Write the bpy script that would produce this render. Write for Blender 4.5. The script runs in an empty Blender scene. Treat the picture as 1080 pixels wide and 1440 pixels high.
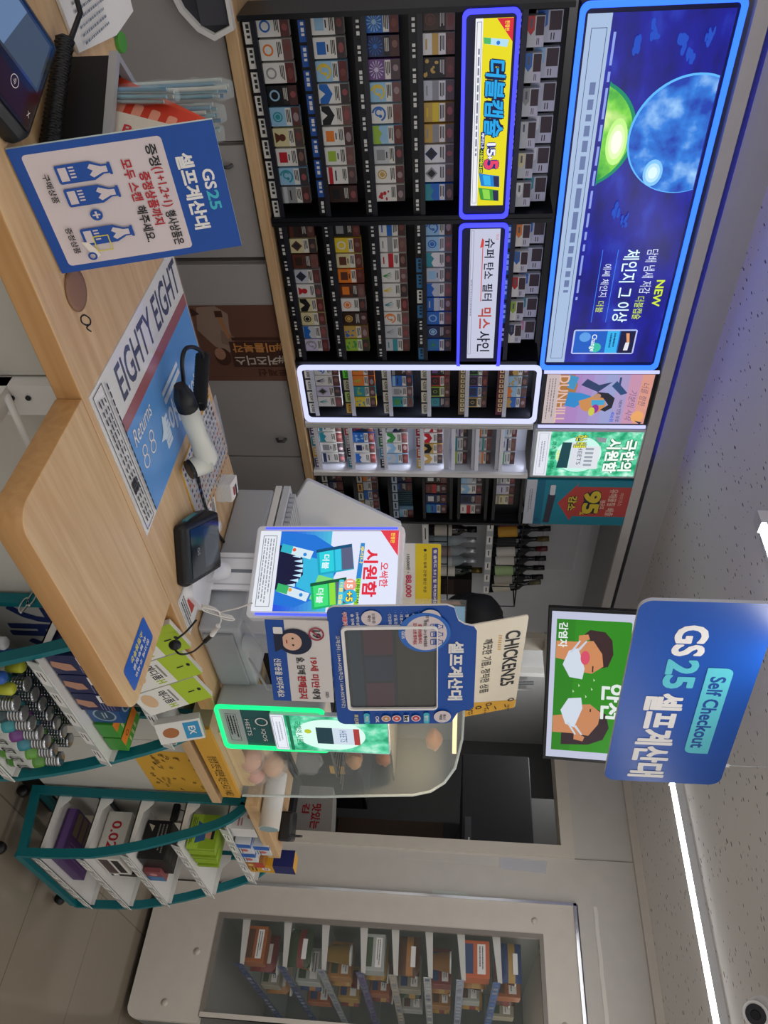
import bpy, math, random
from mathutils import Vector, Matrix
random.seed(7)
S = bpy.context.scene
COL = S.collection
V = Vector
R_ = math.radians

# ---------------------------------------------------------------- camera
CAM = V((0, 0, 1.5)); FPX = 1074.0
def cam_axes(y, p, r):
    f = V((math.sin(y)*math.cos(p), math.cos(y)*math.cos(p), math.sin(p)))
    a = V((math.cos(y), -math.sin(y), 0)); b = a.cross(f)
    return math.cos(r)*a+math.sin(r)*b, -math.sin(r)*a+math.cos(r)*b, f
CR, CU, CF = cam_axes(R_(46.97), R_(-5.31), R_(1.06))
cam_d = bpy.data.cameras.new('camera'); cam_d.lens = 36*FPX/1440; cam_d.sensor_width = 36
cam_d.clip_start = .02
cam = bpy.data.objects.new('camera', cam_d); COL.objects.link(cam)
cam.matrix_world = Matrix(((CU.x, -CR.x, -CF.x, CAM.x), (CU.y, -CR.y, -CF.y, CAM.y), (CU.z, -CR.z, -CF.z, CAM.z), (0, 0, 0, 1)))
S.camera = cam
S.view_settings.view_transform = 'Standard'; S.view_settings.look = 'None'
S.view_settings.exposure = 0.0; S.view_settings.gamma = 1.0; S.view_settings.use_curve_mapping = False
# ---------------------------------------------------------------- world: soft light of the rest of the shop
W = bpy.data.worlds.new('world'); S.world = W; W.use_nodes = True
W.node_tree.nodes['Background'].inputs[0].default_value = (.86, .84, .82, 1)
W.node_tree.nodes['Background'].inputs[1].default_value = .85
LED_POWER = 6.5          # watts of each ceiling light line

def ray(x, y): return (y-720)*CR+(x-540)*CU+FPX*CF
def PX(x, y, c): d = ray(x, y); return CAM+d*((c-CAM.x)/d.x)
def PY(x, y, c): d = ray(x, y); return CAM+d*((c-CAM.y)/d.y)
def PZ(x, y, c): d = ray(x, y); return CAM+d*((c-CAM.z)/d.z)

# ---------------------------------------------------------------- materials
def lin(h):
    h = h.lstrip('#'); c = [int(h[i:i+2], 16)/255 for i in (0, 2, 4)]
    return tuple(x/12.92 if x <= .04045 else ((x+.055)/1.055)**2.4 for x in c)+(1,)
MC = {}
def mat(h, rough=.5, metal=0., spec=.4, alpha=1., name=None):
    k = (h, rough, metal, spec, alpha)
    if k in MC: return MC[k]
    m = bpy.data.materials.new(name or 'paint_'+h.strip('#')); m.use_nodes = True; nt = m.node_tree
    b = nt.nodes['Principled BSDF']
    b.inputs['Roughness'].default_value = rough; b.inputs['Metallic'].default_value = metal
    b.inputs['Specular IOR Level'].default_value = spec; b.inputs['Alpha'].default_value = alpha
    n = nt.nodes.new('ShaderNodeTexNoise'); n.inputs['Scale'].default_value = 14; n.inputs['Detail'].default_value = 3
    tc = nt.nodes.new('ShaderNodeTexCoord'); nt.links.new(tc.outputs['Object'], n.inputs['Vector'])
    mx = nt.nodes.new('ShaderNodeMix'); mx.data_type = 'RGBA'
    c = lin(h); mx.inputs[6].default_value = tuple(x*.94 for x in c[:3])+(1,); mx.inputs[7].default_value = tuple(min(1, x*1.05) for x in c[:3])+(1,)
    nt.links.new(n.outputs['Fac'], mx.inputs[0]); nt.links.new(mx.outputs[2], b.inputs['Base Color'])
    MC[k] = m; return m
def emi(h, s=1.):
    k = ('e', h, s)
    if k in MC: return MC[k]
    m = bpy.data.materials.new('lit_'+h.strip('#')); m.use_nodes = True; nt = m.node_tree
    b = nt.nodes['Principled BSDF']; c = lin(h)
    b.inputs['Base Color'].default_value = (0.01, .01, .01, 1); b.inputs['Roughness'].default_value = .3
    b.inputs['Specular IOR Level'].default_value = .2
    b.inputs['Emission Color'].default_value = c; b.inputs['Emission Strength'].default_value = s
    MC[k] = m; return m
def glass(h='#ffffff', alpha=.12, rough=.03):
    k = ('g', h, alpha, rough)
    if k in MC: return MC[k]
    m = bpy.data.materials.new('clear_'+h.strip('#')); m.use_nodes = True; nt = m.node_tree
    b = nt.nodes['Principled BSDF']; b.inputs['Base Color'].default_value = lin(h)
    b.inputs['Roughness'].default_value = rough; b.inputs['Alpha'].default_value = alpha
    b.inputs['Specular IOR Level'].default_value = .6
    MC[k] = m; return m
def wood(name, h0, h1, axis):
    m = bpy.data.materials.new(name); m.use_nodes = True; nt = m.node_tree; b = nt.nodes['Principled BSDF']
    tc = nt.nodes.new('ShaderNodeTexCoord'); mp = nt.nodes.new('ShaderNodeMapping')
    sc = [26, 26, 26]; sc[axis] = 1.6; mp.inputs['Scale'].default_value = sc
    n = nt.nodes.new('ShaderNodeTexNoise'); n.inputs['Scale'].default_value = 2.2; n.inputs['Detail'].default_value = 5; n.inputs['Distortion'].default_value = .5
    r = nt.nodes.new('ShaderNodeValToRGB'); r.color_ramp.elements[0].color = lin(h0); r.color_ramp.elements[1].color = lin(h1)
    r.color_ramp.elements[0].position = .3; r.color_ramp.elements[1].position = .7
    nt.links.new(tc.outputs['Object'], mp.inputs[0]); nt.links.new(mp.outputs[0], n.inputs['Vector'])
    nt.links.new(n.outputs['Fac'], r.inputs[0]); nt.links.new(r.outputs[0], b.inputs['Base Color'])
    b.inputs['Roughness'].default_value = .38; b.inputs['Specular IOR Level'].default_value = .35
    return m
WOOD = wood('beech_laminate', '#c49e72', '#d8b88c', 0)
WOODY = wood('beech_edge_band', '#b98a57', '#c89a66', 0)
WHITE = mat('#e4e2de', .45); GREY = mat('#b9bab8', .5); BLACK = mat('#101114', .4); DARK = mat('#1c1d20', .5)
CHROME = mat('#d8dadd', .12, 1.); TEAL = mat('#0a6a72', .4); PAPER = mat('#eceae6', .7)

def ceiling_mat():
    m = bpy.data.materials.new('pitted_ceiling_board'); m.use_nodes = True; nt = m.node_tree; b = nt.nodes['Principled BSDF']
    tc = nt.nodes.new('ShaderNodeTexCoord'); mp = nt.nodes.new('ShaderNodeMapping'); mp.inputs['Scale'].default_value = (60, 25, 1); mp.inputs['Rotation'].default_value = (0, 0, .35)
    v = nt.nodes.new('ShaderNodeTexVoronoi'); v.inputs['Scale'].default_value = 1.0; v.inputs['Randomness'].default_value = 1
    nt.links.new(tc.outputs['Object'], mp.inputs[0]); nt.links.new(mp.outputs[0], v.inputs['Vector'])
    sp = nt.nodes.new('ShaderNodeSeparateColor'); nt.links.new(v.outputs['Color'], sp.inputs[0])
    th = nt.nodes.new('ShaderNodeMath'); th.operation = 'MULTIPLY'; th.inputs[1].default_value = .24; nt.links.new(sp.outputs[0], th.inputs[0])
    lt = nt.nodes.new('ShaderNodeMath'); lt.operation = 'LESS_THAN'; nt.links.new(v.outputs['Distance'], lt.inputs[0]); nt.links.new(th.outputs[0], lt.inputs[1])
    mx = nt.nodes.new('ShaderNodeMix'); mx.data_type = 'RGBA'; mx.inputs[6].default_value = lin('#f0ece8'); mx.inputs[7].default_value = lin('#6f6b69')
    nt.links.new(lt.outputs[0], mx.inputs[0]); nt.links.new(mx.outputs[2], b.inputs['Base Color']); b.inputs['Roughness'].default_value = .9
    return m
def floor_mat():
    m = bpy.data.materials.new('polished_floor_tile'); m.use_nodes = True; nt = m.node_tree; b = nt.nodes['Principled BSDF']
    tc = nt.nodes.new('ShaderNodeTexCoord'); t = nt.nodes.new('ShaderNodeTexBrick'); t.offset = 0; t.squash = 1
    t.inputs['Scale'].default_value = 1; t.inputs['Brick Width'].default_value = .6; t.inputs['Row Height'].default_value = .6; t.inputs['Mortar Size'].default_value = .003
    t.inputs['Color1'].default_value = lin('#857a6b'); t.inputs['Color2'].default_value = lin('#897f70'); t.inputs['Mortar'].default_value = lin('#675f52')
    nt.links.new(tc.outputs['Object'], t.inputs['Vector']); nt.links.new(t.outputs['Color'], b.inputs['Base Color'])
    b.inputs['Roughness'].default_value = .14; b.inputs['Specular IOR Level'].default_value = .5
    return m

# ---------------------------------------------------------------- mesh builder
class Fr:
    """a flat frame: origin, right, up and the normal that faces whoever reads it"""
    def __init__(s, o, r, u): s.o = V(o); s.r = V(r).normalized(); s.u = V(u).normalized(); s.n = s.r.cross(s.u)
    def at(s, a, b, d=0.): return s.o+s.r*a+s.u*b+s.n*d
def FY(x, z, y): return Fr((x, y, z), (1, 0, 0), (0, 0, 1))
def FX(y, z, x): return Fr((x, y, z), (0, -1, 0), (0, 0, 1))
def Fyp(c, yaw, pitch, w, h, roll=0.):
    yaw, pitch, roll = R_(yaw), R_(pitch), R_(roll)
    r = V((math.cos(yaw), math.sin(yaw), 0)); n = V((math.sin(yaw), -math.cos(yaw), 0))
    u = math.cos(pitch)*V((0, 0, 1))-math.sin(pitch)*n
    r, u = math.cos(roll)*r+math.sin(roll)*u, -math.sin(roll)*r+math.cos(roll)*u
    return Fr(V(c)-r*w/2-u*h/2, r, u)
def rr(x0, y0, x1, y1, rad, k=5, corners=(1, 1, 1, 1)):
    """rounded rectangle, corners bl br tr tl"""
    P = []
    for (cx, cy, a0, on, px, py) in ((x0+rad, y0+rad, 180, corners[0], x0, y0), (x1-rad, y0+rad, 270, corners[1], x1, y0), (x1-rad, y1-rad, 0, corners[2], x1, y1), (x0+rad, y1-rad, 90, corners[3], x0, y1)):
        if not on or rad <= 0: P.append((px, py)); continue
        for i in range(k+1):
            a = R_(a0+90*i/k); P.append((cx+rad*math.cos(a), cy+rad*math.sin(a)))
    return P
def ell(cx, cy, rx, ry, n=28): return [(cx+rx*math.cos(2*math.pi*i/n), cy+ry*math.sin(2*math.pi*i/n)) for i in range(n)]
TXT = {}
_tc = bpy.data.curves.new('t', 'FONT'); _to = bpy.data.objects.new('t', _tc)
def text_geo(s, bold, shear):
    k = (s, bold, shear)
    if k not in TXT:
        _tc.body = s; _tc.offset = bold; _tc.shear = shear; _tc.resolution_u = 3
        m = _to.to_mesh(); vs = [tuple(v.co)[:2] for v in m.vertices]; fs = [tuple(p.vertices) for p in m.polygons]; _to.to_mesh_clear()
        if not vs: vs = [(0, 0), (1, 0), (1, 1)]; fs = []
        TXT[k] = (vs, fs, min(v[0] for v in vs), max(v[0] for v in vs), min(v[1] for v in vs), max(v[1] for v in vs))
    return TXT[k]
class MB:
    def __init__(s): s.v = []; s.f = []; s.mi = []; s.ms = []; s.sm = []
    def m(s, m):
        if m not in s.ms: s.ms.append(m)
        return s.ms.index(m)
    def face(s, ids, m, sm=False): s.f.append(ids); s.mi.append(s.m(m)); s.sm.append(sm)
    def poly(s, pts, m):
        b = len(s.v); s.v += [V(p) for p in pts]; s.face(list(range(b, b+len(pts))), m); return s
    def box(s, a, b, m, T=None):
        x0, y0, z0 = a; x1, y1, z1 = b; n = len(s.v)
        P = [V(p) for p in ((x0, y0, z0), (x1, y0, z0), (x1, y1, z0), (x0, y1, z0), (x0, y0, z1), (x1, y0, z1), (x1, y1, z1), (x0, y1, z1))]
        if T: P = [T @ p for p in P]
        s.v += P
        for q in ((3, 2, 1, 0), (4, 5, 6, 7), (0, 1, 5, 4), (1, 2, 6, 5), (2, 3, 7, 6), (3, 0, 4, 7)): s.face([n+i for i in q], m)
        return s
    def fbox(s, fr, x0, y0, x1, y1, d0, d1, m):
        """box in a frame's own axes, d along its normal"""
        n = len(s.v)
        s.v += [fr.at(*p) for p in ((x0, y0, d0), (x1, y0, d0), (x1, y1, d0), (x0, y1, d0), (x0, y0, d1), (x1, y0, d1), (x1, y1, d1), (x0, y1, d1))]
        for q in ((3, 2, 1, 0), (4, 5, 6, 7), (0, 1, 5, 4), (1, 2, 6, 5), (2, 3, 7, 6), (3, 0, 4, 7)): s.face([n+i for i in q], m)
        return s
    def prism(s, fr, pts, d0, d1, m, side=None, sm=False):
        n = len(s.v); k = len(pts)
        s.v += [fr.at(x, y, d0) for x, y in pts]+[fr.at(x, y, d1) for x, y in pts]
        s.face([n+i for i in reversed(range(k))], m); s.face([n+k+i for i in range(k)], m)
        for i in range(k): j = (i+1) % k; s.face([n+i, n+j, n+k+j, n+k+i], side or m, sm)
        return s
    def ring(s, fr, out, inn, d0, d1, m):
        n = len(s.v); k = len(out)
        for d in (d0, d1): s.v += [fr.at(x, y, d) for x, y in out]+[fr.at(x, y, d) for x, y in inn]
        for i in range(k):
            j = (i+1) % k; a, b, c, d = n, n+k, n+2*k, n+3*k
            s.face([c+i, c+j, d+j, d+i], m); s.face([a+j, a+i, b+i, b+j], m)
            s.face([a+i, a+j, c+j, c+i], m); s.face([b+j, b+i, d+i, d+j], m)
        return s
    def tube(s, path, r, m, seg=8, closed=False, caps=True):
        path = [V(p) for p in path]; k = len(path); n = len(s.v)
        rs = r if isinstance(r, (list, tuple)) else [r]*k
        ref = None
        for i, p in enumerate(path):
            a = path[(i-1) % k] if (i > 0 or closed) else p; b = path[(i+1) % k] if (i < k-1 or closed) else p
            t = (b-a).normalized()
            if ref is None: ref = V((0, 0, 1)) if abs(t.z) < .9 else V((1, 0, 0))
            x = t.cross(ref).normalized(); y = x.cross(t).normalized(); ref = y
            for q in range(seg):
                w = 2*math.pi*q/seg; s.v.append(p+(x*math.cos(w)+y*math.sin(w))*rs[i])
        for i in range(k if closed else k-1):
            j = (i+1) % k
            for q in range(seg):
                q2 = (q+1) % seg; s.face([n+i*seg+q, n+i*seg+q2, n+j*seg+q2, n+j*seg+q], m, True)
        if caps and not closed:
            s.face([n+q for q in range(seg)], m); s.face([n+(k-1)*seg+q for q in reversed(range(seg))], m)
        return s
    def lathe(s, prof, m, o=(0, 0, 0), seg=16, T=None, sm=True):
        n = len(s.v); o = V(o); k = len(prof)
        for r, z in prof:
            for q in range(seg):
                w = 2*math.pi*q/seg; p = V((r*math.cos(w), r*math.sin(w), z)); s.v.append((T @ p if T else p)+o)
        for i in range(k-1):
            for q in range(seg):
                q2 = (q+1) % seg; s.face([n+i*seg+q, n+i*seg+q2, n+(i+1)*seg+q2, n+(i+1)*seg+q], m, sm)
        s.face([n+q for q in reversed(range(seg))], m); s.face([n+(k-1)*seg+q for q in range(seg)], m)
        return s
    def blob(s, c, rad, m, seg=12, rings=8, noise=0., T=None):
        prof = []; c = V(c); n = len(s.v)
        for i in range(rings+1):
            a = math.pi*i/rings
            for q in range(seg):
                w = 2*math.pi*q/seg; k = 1+noise*random.uniform(-1, 1)
                p = V((rad[0]*math.sin(a)*math.cos(w)*k, rad[1]*math.sin(a)*math.sin(w)*k, -rad[2]*math.cos(a)*k)); s.v.append(c+(T @ p if T else p))
        for i in range(rings):
            for q in range(seg):
                q2 = (q+1) % seg; s.face([n+i*seg+q, n+i*seg+q2, n+(i+1)*seg+q2, n+(i+1)*seg+q], m, True)
        return s
    def build(s, name, parent=None, base=None, bevel=0., seg=2):
        if base is None:
            xs = [p.x for p in s.v]; ys = [p.y for p in s.v]; zs = [p.z for p in s.v]
            base = V(((min(xs)+max(xs))/2, (min(ys)+max(ys))/2, min(zs)))
        base = V(base)
        me = bpy.data.meshes.new(name); me.from_pydata([tuple(p-base) for p in s.v], [], s.f)
        for m in s.ms: me.materials.append(m)
        me.polygons.foreach_set('material_index', s.mi); me.polygons.foreach_set('use_smooth', s.sm); me.update()
        o = bpy.data.objects.new(name, me); COL.objects.link(o)
        if parent is not None:
            o.parent = parent; w = parent['_w'] if '_w' in parent else parent.location
            o.location = base-V(w)
        else: o.location = base
        o['_w'] = tuple(base)
        if bevel:
            b = o.modifiers.new('bevel', 'BEVEL'); b.width = bevel; b.segments = seg; b.limit_method = 'ANGLE'
        return o
class Pr(MB):
    """printing laid on a flat frame of size W x H in 0..1 units, each shape a hair above the last"""
    def __init__(s, fr, W, H, d=.0006): super().__init__(); s.fr = fr; s.W = W; s.H = H; s.d = d; s.k = 0
    def _d(s): s.k += 1; return s.d+s.k*.00004
    def pts(s, P, m):
        d = s._d(); return s.poly([s.fr.at(x*s.W, y*s.H, d) for x, y in P], m)
    def rect(s, a, b, c, d, m, rad=0., corners=(1, 1, 1, 1)):
        if rad: 
            P = rr(a*s.W, b*s.H, c*s.W, d*s.H, rad, 5, corners); return s.pts([(x/s.W, y/s.H) for x, y in P], m)
        return s.pts([(a, b), (c, b), (c, d), (a, d)], m)
    def ell(s, cx, cy, rx, ry, m, n=28): return s.pts(ell(cx, cy, rx, ry, n), m)
    def circ(s, cx, cy, rx, m, n=28): return s.pts(ell(cx, cy, rx, rx*s.W/s.H, n), m)
    def arc(s, cx, cy, r0, r1, m, a0=0, a1=360, n=30):
        """ring or arc, radii in units of W"""
        d = s._d(); k = s.W
        for i in range(n):
            A, B = R_(a0+(a1-a0)*i/n), R_(a0+(a1-a0)*(i+1)/n)
            s.poly([s.fr.at(cx*s.W+k*r*math.cos(t), cy*s.H+k*r*math.sin(t), d) for r, t in ((r0, A), (r1, A), (r1, B), (r0, B))], m)
        return s
    def frame(s, a, b, c, d, t, m):
        tx, ty = t/s.W, t/s.H
        for q in ((a, b, c, b+ty), (a, d-ty, c, d), (a, b+ty, a+tx, d-ty), (c-tx, b+ty, c, d-ty)): s.rect(*q, m)
        return s
    def text(s, t, a, b, c, d, m, bold=.0, shear=0., rot=0, outline=None, ow=.05, dup=0.):
        """stretch text t into the box a,b..c,d ; rot in quarter turns"""
        if outline is not None: s.text(t, a, b, c, d, outline, bold+ow, shear, rot, dup=1.)
        vs, fs, x0, x1, y0, y1 = text_geo(t, min(bold, .012), shear); dd = s._d(); i = s.m(m)
        e = max(0., bold-.012)*(dup or .42); sx, sy = e/max(1e-6, x1-x0), e/max(1e-6, y1-y0); dq = s.d*.01
        if e == 0: D = [(0, 0)]
        elif bold < .05: D = [(-1, -1), (1, 1), (-1, 1), (1, -1)]
        else: D = [(-1, -1), (1, 1), (-1, 1), (1, -1), (0, 1.3), (0, -1.3), (1.3, 0), (-1.3, 0)]
        for ex, ey in D:
            n = len(s.v); dd = s._d()
            for x, y in vs:
                p, q = (x-x0)/max(1e-6, x1-x0)+ex*sx, (y-y0)/max(1e-6, y1-y0)+ey*sy
                if outline is None and e: p = .5+(p-.5)/(1+1.2*sx); q = .5+(q-.5)/(1+1.2*sy)
                if rot == 1: p, q = 1-q, p
                elif rot == 2: p, q = 1-p, 1-q
                elif rot == 3: p, q = q, 1-p
                s.v.append(s.fr.at((a+(c-a)*p)*s.W, (b+(d-b)*q)*s.H, dd))
            for f in fs: s.f.append([n+k for k in f]); s.mi.append(i); s.sm.append(False)
        return s
    def fine(s, a, b, c, d, n, m, fill=.45):
        """rows of print too small to read"""
        h = (d-b)/n
        for i in range(n):
            y = d-h*(i+1)+h*.25; x = a; e = a+(c-a)*random.uniform(.75, 1)
            while x < e:
                w = random.uniform(.02, .08)*(c-a); s.rect(x, y, min(x+w, e), y+h*fill, m); x += w+.015*(c-a)
        return s
def tag(o, label=None, cat=None, group=None, kind=None):
    if label: o['label'] = label
    if cat: o['category'] = cat
    if group: o['group'] = group
    if kind: o['kind'] = kind
    return o
def thing(name, label, cat, loc, group=None):
    o = bpy.data.objects.new(name, None); COL.objects.link(o); o.location = V(loc); o['_w'] = tuple(loc); o.empty_display_size = .05
    return tag(o, label, cat, group)
def struct(mb, name, **k): return tag(mb.build(name, **k), kind='structure')
ORD = ['first', 'second', 'third', 'fourth', 'fifth', 'sixth', 'seventh', 'eighth', 'ninth', 'tenth', 'eleventh', 'twelfth']
# ================================================================ SETTING
WALL = mat('#cfcac2', .42, spec=.3); WALLG = mat('#c3c4c8', .5); TRIM = mat('#d6cec0', .5)
b = MB(); b.box((-1.2, -2.6, -.05), (7, 3.3, 0), floor_mat()); struct(b, 'floor')
b = MB(); b.box((-1.2, -2.6, 2.47), (7, 2.95, 2.52), ceiling_mat()); struct(b, 'ceiling')
b = MB(); b.box((-1.2, 2.8, 0), (4.22, 2.95, 2.47), WALLG); struct(b, 'wall_back')
b = MB()
b.box((4.1, 1.215, 0), (4.22, 1.43, 2.47), WALL); b.box((4.1, 1.43, 2.14), (4.22, 2.8, 2.47), WALL)
b.box((4.1, -2.6, 2.135), (4.22, 1.215, 2.47), WALL)
b.box((4.097, 1.428, 2.14), (4.1, 1.432, 2.44), mat('#8f8a82', .6)); b.box((4.1, -2.6, 0), (4.22, -.35, 2.135), WALL)
struct(b, 'wall_right')
b = MB(); b.box((4.085, 1.43, 0), (4.225, 1.49, 2.14), TRIM); b.box((4.085, 1.49, 2.075), (4.225, 2.79, 2.14), TRIM); b.box((4.085, 2.755, 0), (4.225, 2.80, 2.075), TRIM)
struct(b, 'door_1')
b = MB(); b.box((4.07, -2.6, 2.43), (4.1, 2.5, 2.47), TRIM); struct(b, 'trim_1')
b = MB(); b.box((6.9, -2.6, 0), (7.0, 1.2, 2.47), WALL); b.box((5.62, 1.1, 0), (6.9, 1.2, 2.47), WALL); struct(b, 'wall_aisle')
# room behind the opening
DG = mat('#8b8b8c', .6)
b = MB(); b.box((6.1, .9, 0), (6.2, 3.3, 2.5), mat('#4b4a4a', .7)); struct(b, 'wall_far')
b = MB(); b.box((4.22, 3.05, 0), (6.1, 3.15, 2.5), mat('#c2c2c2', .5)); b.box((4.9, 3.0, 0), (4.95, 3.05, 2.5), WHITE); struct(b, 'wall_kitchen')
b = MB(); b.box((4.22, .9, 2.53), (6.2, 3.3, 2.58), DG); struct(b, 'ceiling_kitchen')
# bulkhead and light valance above the cigarette wall
b = MB(); b.box((-1.2, 2.50, 2.355), (4.1, 2.8, 2.47), mat('#b9b7b8', .5)); struct(b, 'trim_2')
b = MB(); b.box((-1.2, 2.435, 2.272), (4.1, 2.455, 2.316), mat('#c9c4bf', .4)); b.box((-1.2, 2.455, 2.272), (4.1, 2.8, 2.280), mat('#a8a8aa', .5)); struct(b, 'trim_3')
b = MB(); b.tube([(-1.0, 2.49, 2.325), (2.3, 2.49, 2.325)], .006, emi('#2233ff', 2.6), 6); tag(b.build('light_strip'), 'thin blue light strip tucked above the grey valance', 'light strip')

# ceiling light lines
def light_line(x, y0, y1, label, power=LED_POWER):
    t = thing('ceiling_light', label, 'light', (x, (y0+y1)/2, 2.43), 'ceiling light lines')
    b = MB(); b.box((x-.022, y0, 2.44), (x+.022, y1, 2.47), mat('#d8d8d8', .4)); b.box((x+.022, y0-.03, 2.452), (x+.075, y1, 2.47), mat('#c8c8ca', .4)); b.build('housing', t)
    b = MB(); b.prism(Fr((x, y0+.02, 2.44), (1, 0, 0), (0, 0, 1)), [(-.018, 0), (-.014, -.012), (.014, -.012), (.018, 0)], 0, -(y1-y0-.04), emi('#fdfcff', 9.)); b.build('diffuser', t)
    b = MB(); b.box((x-.024, y1-.02, 2.424), (x+.024, y1+.03, 2.47), WHITE); b.build('end_cap', t)
    l = bpy.data.lights.new('lamp', 'AREA'); l.shape = 'RECTANGLE'; l.size = .05; l.size_y = y1-y0; l.energy = power; l.color = (1, .97, .95)
    lo = bpy.data.objects.new('lamp', l); COL.objects.link(lo); lo.parent = t; lo.location = (0, 0, -.01)
light_line(3.2, -1.2, 1.47, 'long white light line on ceiling by the right wall, ending behind the blue hanging sign')
light_line(1.79, -1.4, 1.655, 'white light line on ceiling above the counter, only its capped end showing', LED_POWER*1.1)
light_line(.38, -1.4, 1.3, 'white light line on ceiling out over the near end of the counter', LED_POWER*.55)

# ================================================================ CIGARETTE WALL
YP = 2.47
HUE = {'white': '#d9d8d4', 'black': '#17181b', 'blue': '#1f63b5', 'pale blue': '#8fb9d6', 'teal': '#2b8c97', 'green': '#3f8f4a', 'lime': '#94b53c', 'yellow': '#d9bd33', 'gold': '#bd9a4d',
       'orange': '#dd7a28', 'red': '#b3222c', 'brown': '#5a2f22', 'grey': '#8c8d8e', 'silver': '#b9bdc2', 'purple': '#6e4a86', 'navy': '#1c2a55', 'cream': '#cfc598', 'pink': '#cf7f98', 'dark brown': '#33201b', 'lilac': '#c4bcd6'}
def hue(n): return mat(HUE[n], .3, spec=.5)
PICS = ['#5a3734', '#49302e', '#3c3335', '#6b4a48', '#4e4143', '#5d2d2c']
def pack(x, z, w, h, base, motif, mc, where, group, y=YP, d=.024, small=False, name='cigarette_pack', cat='cigarette pack'):
    fr = FY(x, z, y); bm = hue(base); mm = hue(mc); p = Pr(fr, w, h, .0002)
    p.box((x, y, z), (x+w, y+d, z+h), bm)
    dk = mat('#2a2a2c', .5); v = .5
    if small: v = .42
    c = (.5, v/2)
    if motif == 'ring': p.arc(*c, .2, .29, mm)
    elif motif == 'disc': p.circ(*c, .28, mm); p.circ(c[0], c[1], .2, bm); p.circ(c[0], c[1], .15, mm)
    elif motif == 'square': p.rect(.2, .1, .8, .38, mm); p.rect(.32, .42, .68, .46, dk)
    elif motif == 'band': p.rect(0, .06, 1, .2, mm); p.rect(.2, .28, .8, .33, dk)
    elif motif == 'top': p.rect(0, .3, 1, .5, mm); p.rect(.25, .1, .75, .15, mm)
    elif motif == 'wave': p.pts([(0, .02), (1, .02), (1, .3), (.7, .22), (.4, .32), (.15, .2), (0, .26)], mm)
    elif motif == 'diamond': p.pts([(.5, .03), (.88, .25), (.5, .46), (.12, .25)], mm); p.pts([(.5, .1), (.75, .25), (.5, .39), (.25, .25)], dk)
    elif motif == 'chevron': p.pts([(0, .04), (1, .04), (1, .3), (.5, .46), (0, .3)], mm); p.pts([(.25, .04), (.75, .04), (.5, .22)], bm)
    elif motif == 'burst':
        for k in range(14):
            a = math.pi*2*k/14; p.pts([(.5+.07*math.cos(a), .25+.04*math.sin(a)), (.5+.45*math.cos(a+.07), .25+.23*math.sin(a+.07)), (.5+.45*math.cos(a-.07), .25+.23*math.sin(a-.07))], mm)
        p.circ(.5, .25, .12, mm)
    elif motif == 'leaf':
        for a in (-.5, -.1, .3, .7): p.pts([(.5, .06), (.5+.4*math.sin(a)-.04, .06+.36*math.cos(a)*.9), (.5+.4*math.sin(a), .08+.38*math.cos(a)*.9), (.56, .06)], mm)
    elif motif == 'swirl': p.arc(.5, .25, .3, .4, mm, 20, 260); p.arc(.42, .25, .14, .22, mm, 120, 400); p.circ(.62, .3, .09, mm)
    elif motif == 'crest': p.circ(.5, .3, .2, mm); p.pts([(.2, .06), (.8, .06), (.65, .2), (.35, .2)], mm)
    elif motif == 'splash':
        for k in range(7): p.ell(random.uniform(.15, .85), random.uniform(.06, .44), random.uniform(.06, .16), random.uniform(.03, .07), mm, 10)
    elif motif == 'panel': p.rect(.1, .04, .9, .46, mm); p.arc(.5, .25, .12, .16, dk if mc != 'black' else bm)
    elif motif == 'hexagon': p.pts([(.1, .05), (.9, .05), (1, .25), (.9, .45), (.1, .45), (0, .25)], mm)
    light = base not in ('black', 'dark brown', 'brown', 'navy')
    p.rect(.03, v+.02, .97, v+.2, mat('#d6d4cc' if light else '#2a2728', .4)); 
    for k in range(3): p.rect(.12, v+.045+.05*k, .12+random.uniform(.55, .74), v+.075+.05*k, dk if light else mat('#b8b4ac', .5))
    p.rect(.0, v+.22, 1, 1, mat(random.choice(PICS), .35)); p.ell(random.uniform(.4, .6), v+.36, random.uniform(.15, .3), .09, mat(random.choice(['#8c4a4c', '#7a5a52', '#938082', '#72403a']), .4), 12)
    o = p.build(name, base=(x+w/2, y+d/2, z))
    art = {'ring': 'ring', 'disc': 'roundel', 'square': 'square', 'band': 'band', 'top': 'top stripe', 'wave': 'wave', 'diamond': 'diamond', 'chevron': 'chevron', 'burst': 'burst', 'leaf': 'leaves', 'swirl': 'swirl', 'crest': 'crest', 'splash': 'splashes', 'panel': 'panel', 'hexagon': 'hexagon'}[motif]
    return tag(o, f'{base} cigarette pack with {mc} {art}, {where}', cat, group)

def price_tags(parent, x0, x1, z, n, tones, back, h=.026, y=2.452, ink='#1b1b1d', txt=None):
    fr = FY(x0, z, y); Wd = x1-x0; p = Pr(fr, Wd, h, .0004); p.fbox(fr, 0, 0, Wd, h, -.004, 0, back)
    st = Wd/n
    for i in range(n):
        tn = tones[i % len(tones)]
        if tn: p.rect((i+.07)/n, .1, (i+.93)/n, .9, mat(tn, .5))
        ik = mat(ink if tn and tn not in ('#1d4f9e', '#17181b') else '#d5d5d2', .5)
        if txt: p.text(txt[i % len(txt)], (i+.18)/n, .3, (i+.82)/n, .74, ik, .02)
        else:
            for k in range(3): p.rect((i+.15+.22*k)/n, .35, (i+.15+.22*k+random.uniform(.1, .19))/n, .7, ik)
    return p.build('price_strip', parent)

def neon(parent, x0, z0, x1, z1, y, m, t=.013, rad=.03, name='neon_frame'):
    fr = FY(0, 0, y); b = MB(); o = rr(x0, z0, x1, z1, rad, 6); i = rr(x0+t, z0+t, x1-t, z1-t, rad-t*.6, 6)
    b.ring(fr, o, i, 0, .012, m); return b.build(name, parent)

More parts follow.
